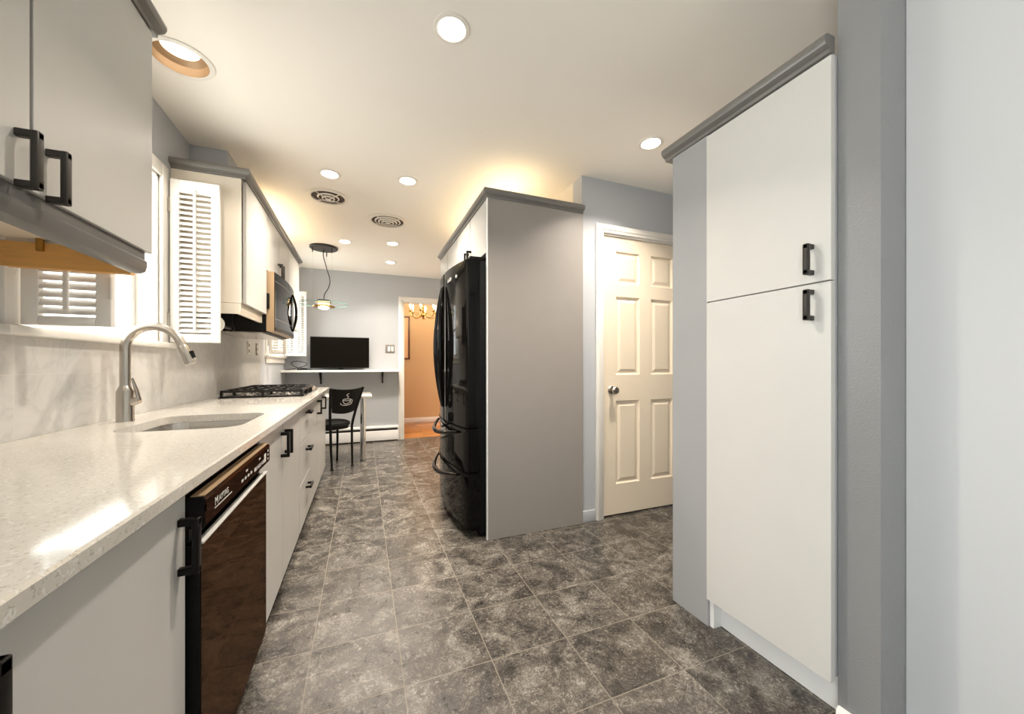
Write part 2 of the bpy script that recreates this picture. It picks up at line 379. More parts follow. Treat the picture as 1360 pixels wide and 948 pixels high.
# windows on the left wall
def window(name, q, label):
    y0, y1, z0, z1 = q
    fr = MB(); fr.box(XL - 0.16, XL, y0 - 0.001, y0 + 0.012, z0, z1); fr.box(XL - 0.16, XL, y1 - 0.012, y1 + 0.001, z0, z1)
    fr.box(XL - 0.16, XL, y0, y1, z1 - 0.012, z1 + 0.001)
    f = struct(fr.build(name, 'trim'))
    cs = MB(); wd = 0.065
    cs.box(XL, XL + 0.018, y0 - wd, y0, z0, z1 + wd, 0.004); cs.box(XL, XL + 0.018, y1, y1 + wd, z0, z1 + wd, 0.004)
    cs.box(XL, XL + 0.018, y0, y1, z1, z1 + wd, 0.004)
    cs.build('casing', 'trim', f)
    sh = MB(); x0, x1 = XL - 0.115, XL - 0.085
    for (p0, p1, r0, r1) in ((y0 + .012, y0 + .05, z0 + .002, z1 - .012), (y1 - .05, y1 - .012, z0 + .002, z1 - .012), (y0 + .05, y1 - .05, z0 + .002, z0 + .045), (y0 + .05, y1 - .05, z1 - .05, z1 - .012), (y0 + .05, y1 - .05, (z0 + z1) / 2 - .018, (z0 + z1) / 2 + .018)):
        sh.box(x0, x1, p0, p1, r0, r1, 0.004)
    s_ = sh.build('sash', 'trimw', f)
    B(XL - 0.103, XL - 0.098, y0 + .05, y1 - .05, z0 + .045, z1 - .05).build('pane', 'pane', f)
    st = MB(); st.box(XL - 0.16, XL + 0.045, y0 - 0.09, y1 + 0.09, z0 - 0.026, z0 + 0.002, 0.006)
    st.build('sill', 'trim', f)
    return f
f1 = window('window_1', W1, ''); f2 = window('window_2', W2, '')
B(XL + 0.001, XL + 0.02, W2[0] - 0.07, W2[1] + 0.07, W2[2] - 0.09, W2[2] - 0.027, 0.004).build('apron', 'trim', f2)
# patio window on the left wall behind the camera
mb = MB(); xa, xb = XL - 0.12, XL - 0.07
for ya, yb in ((-1.70, -1.64), (-0.98, -0.92), (-0.26, -0.20)): mb.box(xa, xb, ya, yb, 0.22, 2.15, 0.004)
for ya, yb in ((-1.64, -0.98), (-0.92, -0.26)): mb.box(xa, xb, ya, yb, 0.22, 0.28); mb.box(xa, xb, ya, yb, 2.09, 2.15)
f3 = struct(mb.build('window_3', 'trimw'))
B(XL - 0.097, XL - 0.093, -1.64, -0.26, 0.28, 2.09).build('pane', 'pane', f3)

# six-panel door
mb = MB(); dx0, dx1, dy0, dy1 = RX0 + 0.014, RX1 - 0.014, 2.282, 2.318
px = [(1.722, 1.937), (2.044, 2.257)]; pz = [(0.23, 0.84), (1.03, 1.605), (1.70, 1.934)]
zs = [0.012] + [v for p in pz for v in p] + [RZ - 0.014]
for (a, b) in ((dx0, px[0][0]), (px[0][1], px[1][0]), (px[1][1], dx1)): mb.box(a, b, dy0, dy1, zs[0], zs[-1])
for (a, b) in px:
    for i in range(0, 8, 2): mb.box(a, b, dy0, dy1, zs[i], zs[i + 1])
    for (c, d) in pz:
        def rect(i, y): return [(a + i, y, c + i), (b - i, y, c + i), (b - i, y, d - i), (a + i, y, d - i)]
        mb.loft([rect(0, dy0), rect(0.010, dy0 + 0.013), rect(0.022, dy0 + 0.013), rect(0.042, dy0 + 0.004)], cap1=True)
        mb.box(a, b, dy0 + 0.02, dy1, c, d)
door = struct(mb.build('door_1', 'doorp', sharp=12))
mb = MB(); mb.lathe([(0, 0), (0.031, 0), (0.031, -0.004), (0.026, -0.009), (0.012, -0.011), (0.011, -0.03), (0.020, -0.036), (0.027, -0.046), (0.028, -0.056), (0.022, -0.064), (0, -0.067)], (1.68, 2.2815, 0.92), 'y', 28)
mb.build('door_knob', 'nickel', door, label='satin nickel round knob')

# ------------------------------------------------------------ left run: base cabinets
XF = -0.35                                            # door faces
def base_cabinet(name, label, y0, y1, fronts, cat='cabinet'):
    t = thing(name, label, cat, ((XL + XF) / 2, (y0 + y1) / 2, 0))
    mb = MB(); e = 0.0005
    mb.box(XL + 0.01, XF - 0.021, y0 + e, y0 + 0.008, 0.10, 0.845); mb.box(XL + 0.01, XF - 0.021, y1 - 0.012, y1 - e, 0.10, 0.845)
    mb.box(XL + 0.01, XF - 0.021, y0 + 0.008, y1 - 0.012, 0.10, 0.118); mb.box(XL + 0.01, XL + 0.02, y0 + .018, y1 - .018, 0.118, 0.845)
    mb.box(XF - 0.04, XF - 0.021, y0 + .018, y1 - .018, 0.118, 0.60)
    mb.build('carcass', 'front', t)
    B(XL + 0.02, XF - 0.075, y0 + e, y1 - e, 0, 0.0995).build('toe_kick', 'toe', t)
    for (kind, a, b, z0, z1, hy, hz) in fronts:
        d = B(XF - 0.02, XF, a + 0.0036, b - 0.0036, z0, z1, 0.0012, 1).build(kind, 'front', t)
        if hy is not None: handle(d, XF, hy, hz, 1, 0.115, 'y' if kind == 'drawer' else 'z')
    return t
Z0, Z1 = 0.095, 0.842
base_cabinet('base_cabinet', 'pale grey base cabinet with black pulls, nearest the camera left of the dishwasher', 0.13, 1.0,
             [('door', 0.13, 0.53, Z0, Z1, 0.508, 0.765), ('door', 0.53, 1.0, Z0, Z1, 0.965, 0.728)])
base_cabinet('base_cabinet', 'two-door pale grey cabinet under the sink beside the dishwasher', 1.61, 2.53,
             [('door', 1.61, 2.035, Z0, Z1, 1.995, 0.735), ('door', 2.035, 2.53, Z0, Z1, 2.085, 0.735)])
base_cabinet('drawer_cabinet', 'pale grey base unit of three stacked drawers with black pulls', 2.53, 3.03,
             [('drawer', 2.53, 3.03, 0.6255, Z1, 2.85, 0.79), ('drawer', 2.53, 3.03, 0.3775, 0.6185, 2.85, 0.548), ('drawer', 2.53, 3.03, Z0, 0.3705, 2.85, 0.30)])
base_cabinet('base_cabinet', 'narrow two-door base cabinet beneath the gas cooktop', 3.03, 3.81,
             [('door', 3.03, 3.42, Z0, Z1, None, None), ('door', 3.42, 3.81, Z0, Z1, 3.47, 0.755)])
base_cabinet('base_cabinet', 'single-door base cabinet at the far end of the counter by the chair', 3.81, 4.20,
             [('door', 3.81, 4.20, Z0, Z1, 3.87, 0.755)])

# dishwasher
t = thing('dishwasher', 'glossy black dishwasher with a push-button control strip under the quartz counter', 'dishwasher', (-0.6, 1.32, 0))
XD = -0.327
B(XL + 0.05, XF - 0.01, 1.004, 1.605, 0.10, 0.835).build('tub', 'sideblk', t)
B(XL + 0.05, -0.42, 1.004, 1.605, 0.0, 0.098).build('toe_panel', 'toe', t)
mb = MB(); mb.prism([(XF - 0.01, 0.112), (XD - 0.02, 0.112), (XD - 0.004, 0.125), (XD, 0.15), (XD, 0.706), (XD - 0.006, 0.710), (XF - 0.01, 0.710)], 'y', 1.012, 1.601)
dr = mb.build('door', 'dwglass', t)
B(XF - 0.01, XD - 0.002, 1.0085, 1.0118, 0.125, 0.709).build('door_edge', 'sideblk', dr)
B(XD - 0.012, XD + 0.004, 1.010, 1.604, 0.7105, 0.716, 0.001, 1).build('trim_and_glint', 'silver', dr)
B(XD - 0.022, XD - 0.012, 1.02, 1.596, 0.103, 0.1115, 0.001, 1).build('trim_and_glint', 'silver', dr)  # bright strip stands in for light caught on the door's bottom edge
B(XF - 0.01, XD - 0.022, 1.012, 1.601, 0.7165, 0.748).build('handle_recess', 'toe', t)
mb = MB(); mb.prism([(XF - 0.01, 0.7485), (XD + 0.002, 0.7485), (XD + 0.010, 0.754), (XD + 0.010, 0.807), (XD + 0.006, 0.813), (XF - 0.01, 0.815)], 'y', 1.008, 1.604)
cp = mb.build('control_panel', 'dwpanel', t)
B(XF - 0.01, XD + 0.006, 1.0045, 1.0078, 0.748, 0.815).build('side_cheek', 'toe', cp)
XP = XD + 0.0102; TR = (R(90), 0, R(90))
B(XF + 0.004, XP - 0.004, 1.009, 1.603, 0.8152, 0.8172).build('top_strip', 'warmsteel', cp)
text('lettering', 'M', 0.027, (XP, 1.068, 0.7845), TR, 'silver', cp)
text('lettering', 'AYTAG', 0.020, (XP, 1.118, 0.785), TR, 'silver', cp, sx=1.05)
B(XP - 0.0005, XP + 0.0004, 1.056, 1.178, 0.7705, 0.773).build('badge_underline', 'silver', cp)
for i in range(4):
    B(XP - 0.001, XP + 0.0008, 1.262 + i * 0.030, 1.278 + i * 0.030, 0.770, 0.777).build('button', 'silver', cp)
for i in range(5):
    B(XP - 0.001, XP + 0.0008, 1.395 + i * 0.024, 1.430 + i * 0.024, 0.765 + (i % 2) * .002, 0.776).build('button', 'silver', cp)
for yy in (1.305, 1.452): B(XP - 0.001, XP + 0.0006, yy, yy + 0.018, 0.789, 0.794).build('caption_mark', 'silver', cp)
B(XP - 0.001, XP + 0.0008, 1.522, 1.545, 0.764, 0.792).build('display', 'plastic', cp)
for k in range(3): B(XP - 0.001, XP + 0.0006, 1.572, 1.582, 0.762 + k * 0.014, 0.770 + k * 0.014).build('indicator_mark', 'silver', cp)

# ------------------------------------------------------------ counter with sink cutout
def rrect(x0, x1, y0, y1, r, n=8):
    pts = []
    for cx, cy, a0 in ((x1 - r, y1 - r, 0), (x0 + r, y1 - r, 90), (x0 + r, y0 + r, 180), (x1 - r, y0 + r, 270)):
        for k in range(n + 1):
            a = R(a0 + 90 * k / n); pts.append((cx + r * math.cos(a), cy + r * math.sin(a)))
    return pts
CZ0, CZ1 = 0.847, 0.877
SK = (-0.79, -0.42, 1.630, 2.09)
def slab_with_hole(outer, inner, z0, z1, e=0.004):
    bm = bmesh.new()
    def loop(pts, z): return [bm.verts.new((x, y, z)) for x, y in pts]
    def ring_edges(vs): return [bm.edges.new((vs[i], vs[(i + 1) % len(vs)])) for i in range(len(vs))]
    (ox0, ox1, oy0, oy1) = outer
    rect = lambda i: [(ox0, oy0), (ox1 - i, oy0), (ox1 - i, oy1 - i), (ox0, oy1 - i)]
    o1, o2, o3, o4 = loop(rect(e), z1), loop(rect(0), z1 - e), loop(rect(0), z0 + e), loop(rect(e), z0)
    i1, i2 = loop(inner, z1), loop(inner, z0)
    def strip(a, b):
        for k in range(len(a)): bm.faces.new((a[k], a[(k + 1) % len(a)], b[(k + 1) % len(b)], b[k]))
    strip(o1, o2); strip(o2, o3); strip(o3, o4); strip(i1, i2)
    def E(vs): 
        out = []
        for i in range(len(vs)):
            e_ = bm.edges.get((vs[i], vs[(i + 1) % len(vs)])); out.append(e_)
        return out
    bmesh.ops.triangle_fill(bm, use_beauty=True, edges=E(o1) + E(i1)); bmesh.ops.triangle_fill(bm, use_beauty=True, edges=E(o4) + E(i2))
    bmesh.ops.recalc_face_normals(bm, faces=bm.faces)
    return bm
mb = MB(); mb.bm.free(); mb.bm = slab_with_hole((XL + 0.0005, -0.318, 0.15, 4.235), rrect(*SK, 0.075), CZ0, CZ1)
tag(mb.build('countertop', 'quartz'), 'long speckled cream quartz countertop with sink cutout on the left run', 'countertop')
# sink
t = thing('sink', 'undermount stainless steel sink with rounded corners below the faucet', 'sink', (-0.605, 1.868, 0.65))
x0, x1, y0, y1 = SK; lp = []
for i, z, r in ((-0.010, 0.8465, 0.075), (0.0, 0.8465, 0.07), (0.004, 0.82, 0.07), (0.010, 0.70, 0.07), (0.03, 0.668, 0.06), (0.06, 0.66, 0.04)):
    lp.append([(x, y, z) for x, y in rrect(x0 + i, x1 - i, y0 + i, y1 - i, r)])
outer = []
for i, z, r in ((0.055, 0.655, 0.04), (0.0, 0.664, 0.06), (-0.004, 0.82, 0.07), (-0.010, 0.8445, 0.075)):
    outer.append([(x, y, z) for x, y in rrect(x0 + i, x1 - i, y0 + i, y1 - i, r)])
MB().loft(lp, cap1=True).loft(outer, cap0=True).build('basin', 'steel', t)
MB().lathe([(0.045, 0.6605), (0.042, 0.664), (0.03, 0.664), (0.028, 0.6615), (0, 0.6615)], (-0.605, 1.868, 0), 'z', 24).build('drain', 'chrome', t)
# faucet
t = thing('faucet', 'brushed nickel gooseneck pull-down faucet behind the sink', 'faucet', (-0.88, 1.96, CZ1))
fx, fy = -0.88, 1.96
MB().lathe([(0, 0.0), (0.0275, 0.0), (0.0275, 0.004), (0.0265, 0.006), (0.0265, 0.118), (0.019, 0.138), (0.017, 0.142), (0, 0.142)], (fx, fy, CZ1), 'z', 28).build('body', 'nickel', t)
pts = [(fx, fy, 1.018), (fx, fy, 1.08), (fx, fy, 1.15)]; cx, cz, rr = fx + 0.090, 1.168, 0.090
for k in range(0, 17):
    a = R(180 - k * 9.6); pts.append((cx + rr * math.cos(a), fy, cz + rr * math.sin(a)))
ex, ez = pts[-1][0], pts[-1][2]; dxn, dzn = math.sin(R(153.6)) * 0 + 0.40, -0.917
pts.append((ex + 0.011, fy, ez - 0.026))
MB().tube(pts, 0.0165, 18).build('spout', 'nickel', t)
hx, hz = pts[-1][0], pts[-1][2]
sh = MB().tube([(hx, fy, hz), (hx + 0.003, fy, hz - 0.008), (hx + 0.016, fy, hz - 0.042), (hx + 0.029, fy, hz - 0.076)], [0.0172, 0.0185, 0.0195, 0.0205], 18).build('spray_head', 'nickel', t)
MB().tube([(hx + 0.033, fy - 0.006, hz - 0.022), (hx + 0.042, fy - 0.006, hz - 0.05)], 0.007, 10).build('button', 'black', sh, label='black spray button')
hb = MB().tube([(fx + 0.018, fy, CZ1 + 0.075), (fx + 0.045, fy, CZ1 + 0.085)], [0.017, 0.014], 16).build('handle_base', 'nickel', t)
MB().tube([(fx + 0.043, fy, CZ1 + 0.083), (fx + 0.036, fy, CZ1 + 0.12), (fx + 0.022, fy - 0.002, CZ1 + 0.172)], [0.011, 0.009, 0.005], 12, flat=0.7).build('lever', 'nickel', hb)
# backsplash
mb = MB(); mb.box(XL + 0.0005, XL + 0.0105, 0.15, 2.545, CZ1 + 0.0005, 1.1885); mb.box(XL + 0.0005, XL + 0.0105, 2.545, 4.44, CZ1 + 0.0005, 1.388)
tag(mb.build('backsplash', 'marble'), 'pale veined marble tile backsplash above the quartz counter', 'backsplash')
def plate(label, y, z, m, dark):
    t = thing('outlet', label, 'outlet', (XL + 0.0105, y, z))
    B(XL + 0.0107, XL + 0.016, y - 0.036, y + 0.036, z - 0.058, z + 0.058, 0.002).build('plate', m, t)
    for k in (-1, 1): B(XL + 0.016, XL + 0.0175, y - 0.016, y + 0.016, z + k * 0.025 - 0.015, z + k * 0.025 + 0.015, 0.002, 1).build('socket', dark, t)
plate('white wall outlet on the backsplash beyond the cooktop, nearer one', 4.03, 1.255, 'plastic', 'greyplate')
plate('grey wall outlet on the backsplash next to the far window', 4.31, 1.255, 'greyplate', 'plastic')

# ------------------------------------------------------------ gas cooktop
t = thing('gas_cooktop', 'black gas cooktop with cast iron grates set in the quartz counter', 'cooktop', (-0.645, 3.48, CZ1))
B(-0.90, -0.39, 3.06, 3.90, CZ1 + 0.0002, CZ1 + 0.010, 0.003).build('base_plate', 'gloss', t)
cs = [(-0.77, 3.22, .040), (-0.52, 3.22, .034), (-0.67, 3.48, .05), (-0.77, 3.74, .036), (-0.54, 3.70, .042)]
for (bx, by, br) in cs:
    bn = MB().lathe([(0, .010), (br + .018, .010), (br + .016, .016), (br, .020), (br, .028), (0, .028)], (bx, by, CZ1), 'z', 24).build('burner', 'steel', t)
    MB().lathe([(0, .0282), (br * .85, .0282), (br * .85, .034), (br * .75, .037), (0, .037)], (bx, by, CZ1), 'z', 24).build('burner_cap', 'iron', bn)
for gi in range(3):
    ya, yb = 3.075 + gi * 0.272, 3.075 + gi * 0.272 + 0.266; xa, xb = -0.885, -0.41 if gi < 2 else -0.45
    mb = MB(); zt = CZ1 + 0.052; rb = 0.0065
    for (p, q) in (((xa, ya), (xb, ya)), ((xb, ya), (xb, yb)), ((xb, yb), (xa, yb)), ((xa, yb), (xa, ya)), (((xa + xb) / 2, ya), ((xa + xb) / 2, yb))):
        mb.box(min(p[0], q[0]) - rb, max(p[0], q[0]) + rb, min(p[1], q[1]) - rb, max(p[1], q[1]) + rb, zt - 0.016, zt, 0.002, 1)
    for xq in (0.2, 0.35, 0.65, 0.8):
        X = xa + (xb - xa) * xq
        mb.box(X - .005, X + .005, ya, ya + 0.085, zt - 0.012, zt + 0.002, 0.002, 1); mb.box(X - .005, X + .005, yb - 0.085, yb, zt - 0.012, zt + 0.002, 0.002, 1)
    for xq in (0.12, 0.5, 0.88):
        X = xa + (xb - xa) * xq
        mb.box(X - .06, X + .06, (ya + yb) / 2 - .005, (ya + yb) / 2 + .005, zt - 0.012, zt + 0.002, 0.002, 1)
    for X in (xa, xb, (xa + xb) / 2):
        for Y in (ya, yb): mb.box(X - .008, X + .008, Y - .008, Y + .008, CZ1 + 0.0102, zt - 0.014)
    mb.build('grate', 'iron', t)
for k in range(5):
    kb = MB().lathe([(0, .010), (.021, .010), (.021, .014), (.016, .016), (.014, .036), (0, .037)], (-0.418, 3.655 + k * 0.05, CZ1), 'z', 18).build('knob', 'steel', t)

# ------------------------------------------------------------ upper cabinets on the left wall
UX = -0.63; UZ0, UZ1 = 1.457, 2.17
def upper_cabinet(label, y0, y1, fronts, z0=UZ0, z1=UZ1, cat='cabinet'):
    t = thing('wall_cabinet', label, cat, ((XL + UX) / 2, (y0 + y1) / 2, z0)); e = 0.0005
    mb = MB(); xa, xb = XL + 0.001, UX - 0.021; zb = z0 + 0.012
    mb.box(xa, xb, y0 + e, y0 + .018, z0 - 0.0, z1); mb.box(xa, xb, y1 - .018, y1 - e, z0 - 0.0, z1)
    mb.box(xa, xb, y0 + .018, y1 - .018, zb, zb + .016); mb.box(xa, xb, y0 + .018, y1 - .018, z1 - .018, z1); mb.box(xa, xa + .008, y0 + .018, y1 - .018, zb + .016, z1 - .018)
    mb.build('carcass', 'carcass', t)
    for (a, b, hy, hz) in fronts:
        d = B(UX - 0.02, UX, a + 0.0045, b - 0.0045, z0, z1 - 0.004, 0.0012, 1).build('door', 'front', t)
        if hy is not None: handle(d, UX, hy, hz, 1, 0.115, 'z', 'bronze')
    return t
c1 = upper_cabinet('large pale grey wall cabinet with two bronze pulls at upper left nearest the camera', 0.60, 1.556,
              [(0.60, 1.078, 1.04, 1.505), (1.078, 1.556, 1.118, 1.505)])
B(XL + 0.002, UX - 0.045, 1.530, 1.5555, 1.385, 1.4565).build('mounting_rail', 'rawwood', c1, label='raw orange wood strip under the cabinet end')
B(-0.882, -0.866, 1.519, 1.5295, 1.432, 1.4685, 0.002, 1).build('bracket', 'brass', c1, label='small brass corner bracket')
upper_cabinet('pale wall cabinet with cream side beside the open shutter, nearest of its bank', 2.58, 3.10, [(2.60, 3.10, None, None)])
upper_cabinet('short two-door wall cabinet directly above the microwave', 3.101, 3.93, [(3.101, 3.51, 3.475, 1.85), (3.51, 3.93, 3.545, 1.85)], 1.775)
upper_cabinet('single-door wall cabinet at the far end beyond the microwave', 3.931, 4.55, [(3.931, 4.55, None, None)])
CROWN = [(-0.02, 0), (0.004, 0), (0.006, 0.012), (0.014, 0.015), (0.024, 0.021), (0.029, 0.031), (0.029, 0.042), (0.024, 0.051), (0.016, 0.055), (-0.02, 0.055)]
def crown_prof(x, out, z): # profile polygon in (x,z): x = front face, out = +1/-1 direction of projection
    o = out
    return [(x + a * o, z + b) for a, b in CROWN]
def crown(label, mb): return tag(mb.build('crown_moulding', 'crown'), label, 'moulding')
mb = MB(); mb.prism(crown_prof(UX, 1, UZ1 + 0.001), 'y', 0.60, 1.575)
crown('grey crown moulding along the top of the nearest left wall cabinet', mb)
mb = MB(); z = UZ1 + 0.001
def swept_crown(mb, path, z, inset=0.02):
    """mitred crown along a plan path; the outside is to the right of travel"""
    prof = CROWN
    P = [Vector((p[0], p[1])) for p in path]; loops = []
    for i, p in enumerate(P):
        ns = []
        if i > 0: d = (P[i] - P[i - 1]).normalized(); ns.append(Vector((d.y, -d.x)))
        if i < len(P) - 1: d = (P[i + 1] - P[i]).normalized(); ns.append(Vector((d.y, -d.x)))
        n = ns[0] if len(ns) == 1 else (ns[0] + ns[1]) / (1 + ns[0].dot(ns[1]))
        loops.append([(p.x + n.x * o, p.y + n.y * o, z + h) for o, h in prof])
    mb.loft(loops, True, True); return mb
swept_crown(mb, [(XL + 0.001, 2.58), (UX, 2.58), (UX, 4.55), (XL + 0.001, 4.55)], z)
crown('grey crown moulding around the bank of cabinets above the microwave', mb)
# light rails
mb = MB(); mb.prism([(UX - 0.042, 1.388), (UX - 0.020, 1.388), (UX - 0.008, 1.394), (UX - 0.004, 1.410), (UX - 0.004, 1.425), (UX - 0.010, 1.432), (UX - 0.010, 1.4565), (UX - 0.042, 1.4565)], 'y', 0.60, 1.530)
tag(mb.build('light_rail', 'rail'), 'grey light rail moulding under the nearest left wall cabinet', 'moulding')
mb = MB(); mb.box(XL + 0.012, UX - 0.025, 2.582, 2.600, 1.395, 1.4565, 0.003); mb.box(UX - 0.045, UX - 0.025, 2.601, 3.09, 1.395, 1.4565, 0.003)
tag(mb.build('light_rail', 'carcass'), 'cream light rail under the cabinet next to the microwave', 'moulding')
# duct box above the cabinets
mb = B(XL + 0.001, -0.78, 2.82, 3.35, 2.24, CEIL - 0.0005)
tag(mb.build('duct_cover', 'wall'), 'small grey boxed duct cover between cabinet tops and ceiling', 'duct cover')
# hidden warm strips on top of the cabinets
def uplight(label, x0, x1, y0, y1, z, watts):
    t = thing('light_strip', label, 'light strip', ((x0 + x1) / 2, (y0 + y1) / 2, z))
    B(x0, x1, y0, y1, z, z + 0.012).build('housing', 'plastic', t)
    B(x0 + .004, x1 - .004, y0 + .01, y1 - .01, z + 0.012, z + 0.016).build('diffuser', 'strip', t)
    area_light('strip_glow', (0, 0, 0.02), (R(180), 0, 0), x1 - x0, y1 - y0, watts, (1.0, 0.76, 0.45), t)
uplight('warm light strip lying on top of the cabinets above the microwave', -0.76, -0.72, 3.40, 4.50, UZ1 + 0.0002, STRIP_W * 0.8)
# microwave
t = thing('microwave', 'over-the-range microwave with dark glass door and bowed black handle', 'microwave', (-0.8, 3.51, 1.335))
B(XL + 0.012, UX - 0.006, 3.118, 3.902, 1.335, 1.774).build('body', 'sideblk', t)
B(XL + 0.03, UX - 0.03, 3.13, 3.89, 1.327, 1.3348).build('underside', 'steel', t)
xm = UX - 0.0055; pl = [(xm, 3.118)]
for k in range(13):
    y = 3.118 + 0.784 * k / 12; s_ = (k / 12 - 0.5) * 2
    pl.append((-0.588 + 0.022 * (1 - s_ * s_), y))
pl.append((xm, 3.902))
MB().prism(pl, 'z', 1.343, 1.766).build('door_frame', 'warmsteel', t)
gp = [(p[0] + 0.0005, p[1]) for p in pl[1:-1]]; gq = [(p[0] + 0.004, p[1]) for p in gp]
dw = MB().prism(gp[:] + gq[::-1], 'z', 1.372, 1.763).build('door', 'gloss', t)
MB().prism(gp[:] + [(p[0] + 0.002, p[1]) for p in gq][::-1], 'z', 1.344, 1.3715).build('vent_strip', 'black', t)
for zz in (1.43, 1.70):
    g2 = [(p[0] + 0.0002, p[1]) for p in gq[:10]]; g3 = [(p[0] + 0.0006, p[1]) for p in g2]
    MB().prism(g2 + g3[::-1], 'z', zz, zz + 0.003).build('window_line', 'greyplate', dw)
for sgn in (-1, 1):
    pts = []
    for k in range(17):
        q = k / 16; s_ = math.sin(math.pi * q)
        pts.append((-0.566 + 0.034 * s_ * (1 if sgn < 0 else 0.55), 3.745 + sgn * 0.060 * s_, 1.395 + 0.315 * q))
    MB().tube(pts, [0.006 + 0.005 * math.sin(math.pi * k / 16) for k in range(17)], 10).build('handle', 'gloss', t)
B(UX - 0.0052, UX + 0.014, 3.1055, 3.1175, 1.50, 1.61, 0.002).build('hinge_cover', 'black', t)
# empty paper towel holder
t = thing('paper_towel_holder', 'white round end of an empty paper towel holder under the cabinet beside the microwave', 'paper towel holder', (-0.785, 2.75, 1.335))
MB().lathe([(0, 2.612), (0.045, 2.612), (0.048, 2.617), (0.046, 2.626), (0, 2.626)], (-0.785, 0, 1.335), 'y', 28).build('end_disc', 'plastic', t)
MB().lathe([(0, 2.6265), (0.009, 2.6265), (0.009, 2.892), (0, 2.892)], (-0.785, 0, 1.335), 'y', 14).build('rod', 'black', t)
MB().lathe([(0, 2.8925), (0.020, 2.8925), (0.020, 2.905), (0, 2.905)], (-0.785, 0, 1.335), 'y', 20).build('end_cap', 'black', t)
for ya in (2.9055, 2.6005): B(-0.793, -0.777, ya, ya + 0.0108, 1.325, 1.4685).build('bracket', 'black', t)

# ------------------------------------------------------------ shutters
def shutter(label, hx, y, wdt, z0, z1, tilt=1, rows_pitch=0.0285, group='plantation shutters at the windows', hinge_out=False, hinges=True, brail=0.045, into=None):
    t = into or thing('window_shutter', label, 'shutter', (hx, y, z0), group)
    th = 0.012; st = min(0.038, wdt * .2)
    mb = MB(); mb.box(hx, hx + st, y - th, y + th, z0, z1, 0.003); mb.box(hx + wdt - st, hx + wdt, y - th, y + th, z0, z1, 0.003)
    mb.box(hx + st, hx + wdt - st, y - th, y + th, z0, z0 + brail, 0.002); mb.box(hx + st, hx + wdt - st, y - th, y + th, z1 - 0.065, z1, 0.002)
    mb.build('frame', 'shutter', t)
    lz0, lz1 = z0 + brail + 0.005, z1 - 0.07; n = int((lz1 - lz0) / rows_pitch); mb = MB(); a = R(38) * tilt
    for k in range(n):
        zc = lz0 + (k + .5) * (lz1 - lz0) / n; pr = []
        for (u, v) in ((-0.015, 0), (-0.009, 0.0035), (0.009, 0.0035), (0.015, 0), (0.009, -0.0035), (-0.009, -0.0035)):
            pr.append((y + u * math.cos(a) - v * math.sin(a), zc + u * math.sin(a) + v * math.cos(a)))
        mb.prism(pr, 'x', hx + st + .0005, hx + wdt - st - .0005)
    mb.build('louvers', 'shutter', t)
    xm = hx + wdt / 2
    B(xm - 0.006, xm + 0.006, y - 0.022, y - 0.0125, lz0 + 0.01, lz1 + 0.02, 0.002, 1).build('tilt_rod', 'shutter', t)
    xh = hx + wdt - 0.004 if hinge_out else hx - 0.004
    for zz in (z0 + 0.12, z1 - 0.14) if hinges else ():
        MB().tube([(xh + (0.006 if hinge_out else 0), y - th - 0.004, zz - 0.035), (xh + (0.006 if hinge_out else 0), y - th - 0.004, zz + 0.035)], 0.005, 10).box(xh - 0.016, xh + 0.003, y - th - .0025, y - th - .0005, zz - .034, zz + .034).build('hinge', 'trim' if hinge_out else 'nickel', t)
    return t
shutter('near left sink window shutter, folded open under the closest wall cabinet', -0.945, 1.585, 0.205, 1.222, 2.065, 1.42, 0.0255, hinge_out=True, brail=0.028)
shutter('tall white sink window shutter standing open beside the cream cabinet side', -0.945, 2.515, 0.215, 1.222, 2.085, 1.2)
shutter('far window shutter seen below the microwave, nearest the cooktop', -0.945, 4.742, 0.17, 1.222, 2.05, 1.2)
t = shutter('pair of hinged far window shutter leaves folded out against the grey back wall', -0.945, 5.63, 0.125, 1.222, 2.07, 1.2)
shutter('', -0.8198, 5.63, 0.125, 1.222, 2.07, 1.2, hinges=False, into=t)

# ------------------------------------------------------------ fridge niche
PX0, PX1 = 0.725, 1.4245
t = thing('fridge_end_panel', 'tall plain grey end panel on the right side of the black refrigerator', 'panel', (1.07, 2.265, 0))
B(PX0 + 0.006, PX1, 2.255, 2.275, 0, 2.155).build('board', 'panel', t)
B(PX0, PX0 + 0.0058, 2.254, 2.276, 0, 2.155, 0.001, 1).build('edge_band', 'trimw', t)
FX = 0.725
def right_cabinet(name, label, y0, y1, z0, z1, fronts, toe=False):
    t = thing(name, label, 'cabinet', ((FX + PX1) / 2, (y0 + y1) / 2, z0 if not toe else 0)); e = .0005
    B(FX + 0.021, PX1, y0 + e, y1 - e, z0, z1).build('carcass', 'front', t)
    if toe: B(FX + 0.08, PX1, y0 + e, y1 - e, 0, z0 - .0005).build('toe_kick', 'trimw', t)
    for (a, b, hy, hz) in fronts:
        d = B(FX, FX + 0.02, a + .007, b - .007, z0, z1 - .004, 0.0012, 1).build('door', 'front', t)
        if hy: handle(d, FX, hy, hz, -1, 0.1)
    return t
right_cabinet('wall_cabinet', 'two-door white cabinet directly above the black refrigerator', 2.277, 3.07, 1.815, 2.155, [(2.277, 2.665, 2.63, 1.872), (2.665, 3.07, 2.70, 1.872)])
right_cabinet('wall_cabinet', 'two-door white cabinet at the far left of the row over the refrigerator', 3.071, 3.79, 1.815, 2.155, [(3.071, 3.44, 3.40, 1.872), (3.44, 3.79, 3.48, 1.872)])
right_cabinet('tall_cabinet', 'tall white cabinet just beyond the refrigerator, mostly hidden', 3.24, 3.79, 0.10, 1.813, [(3.24, 3.515, 3.48, 1.70), (3.515, 3.79, 3.55, 1.70)], True)
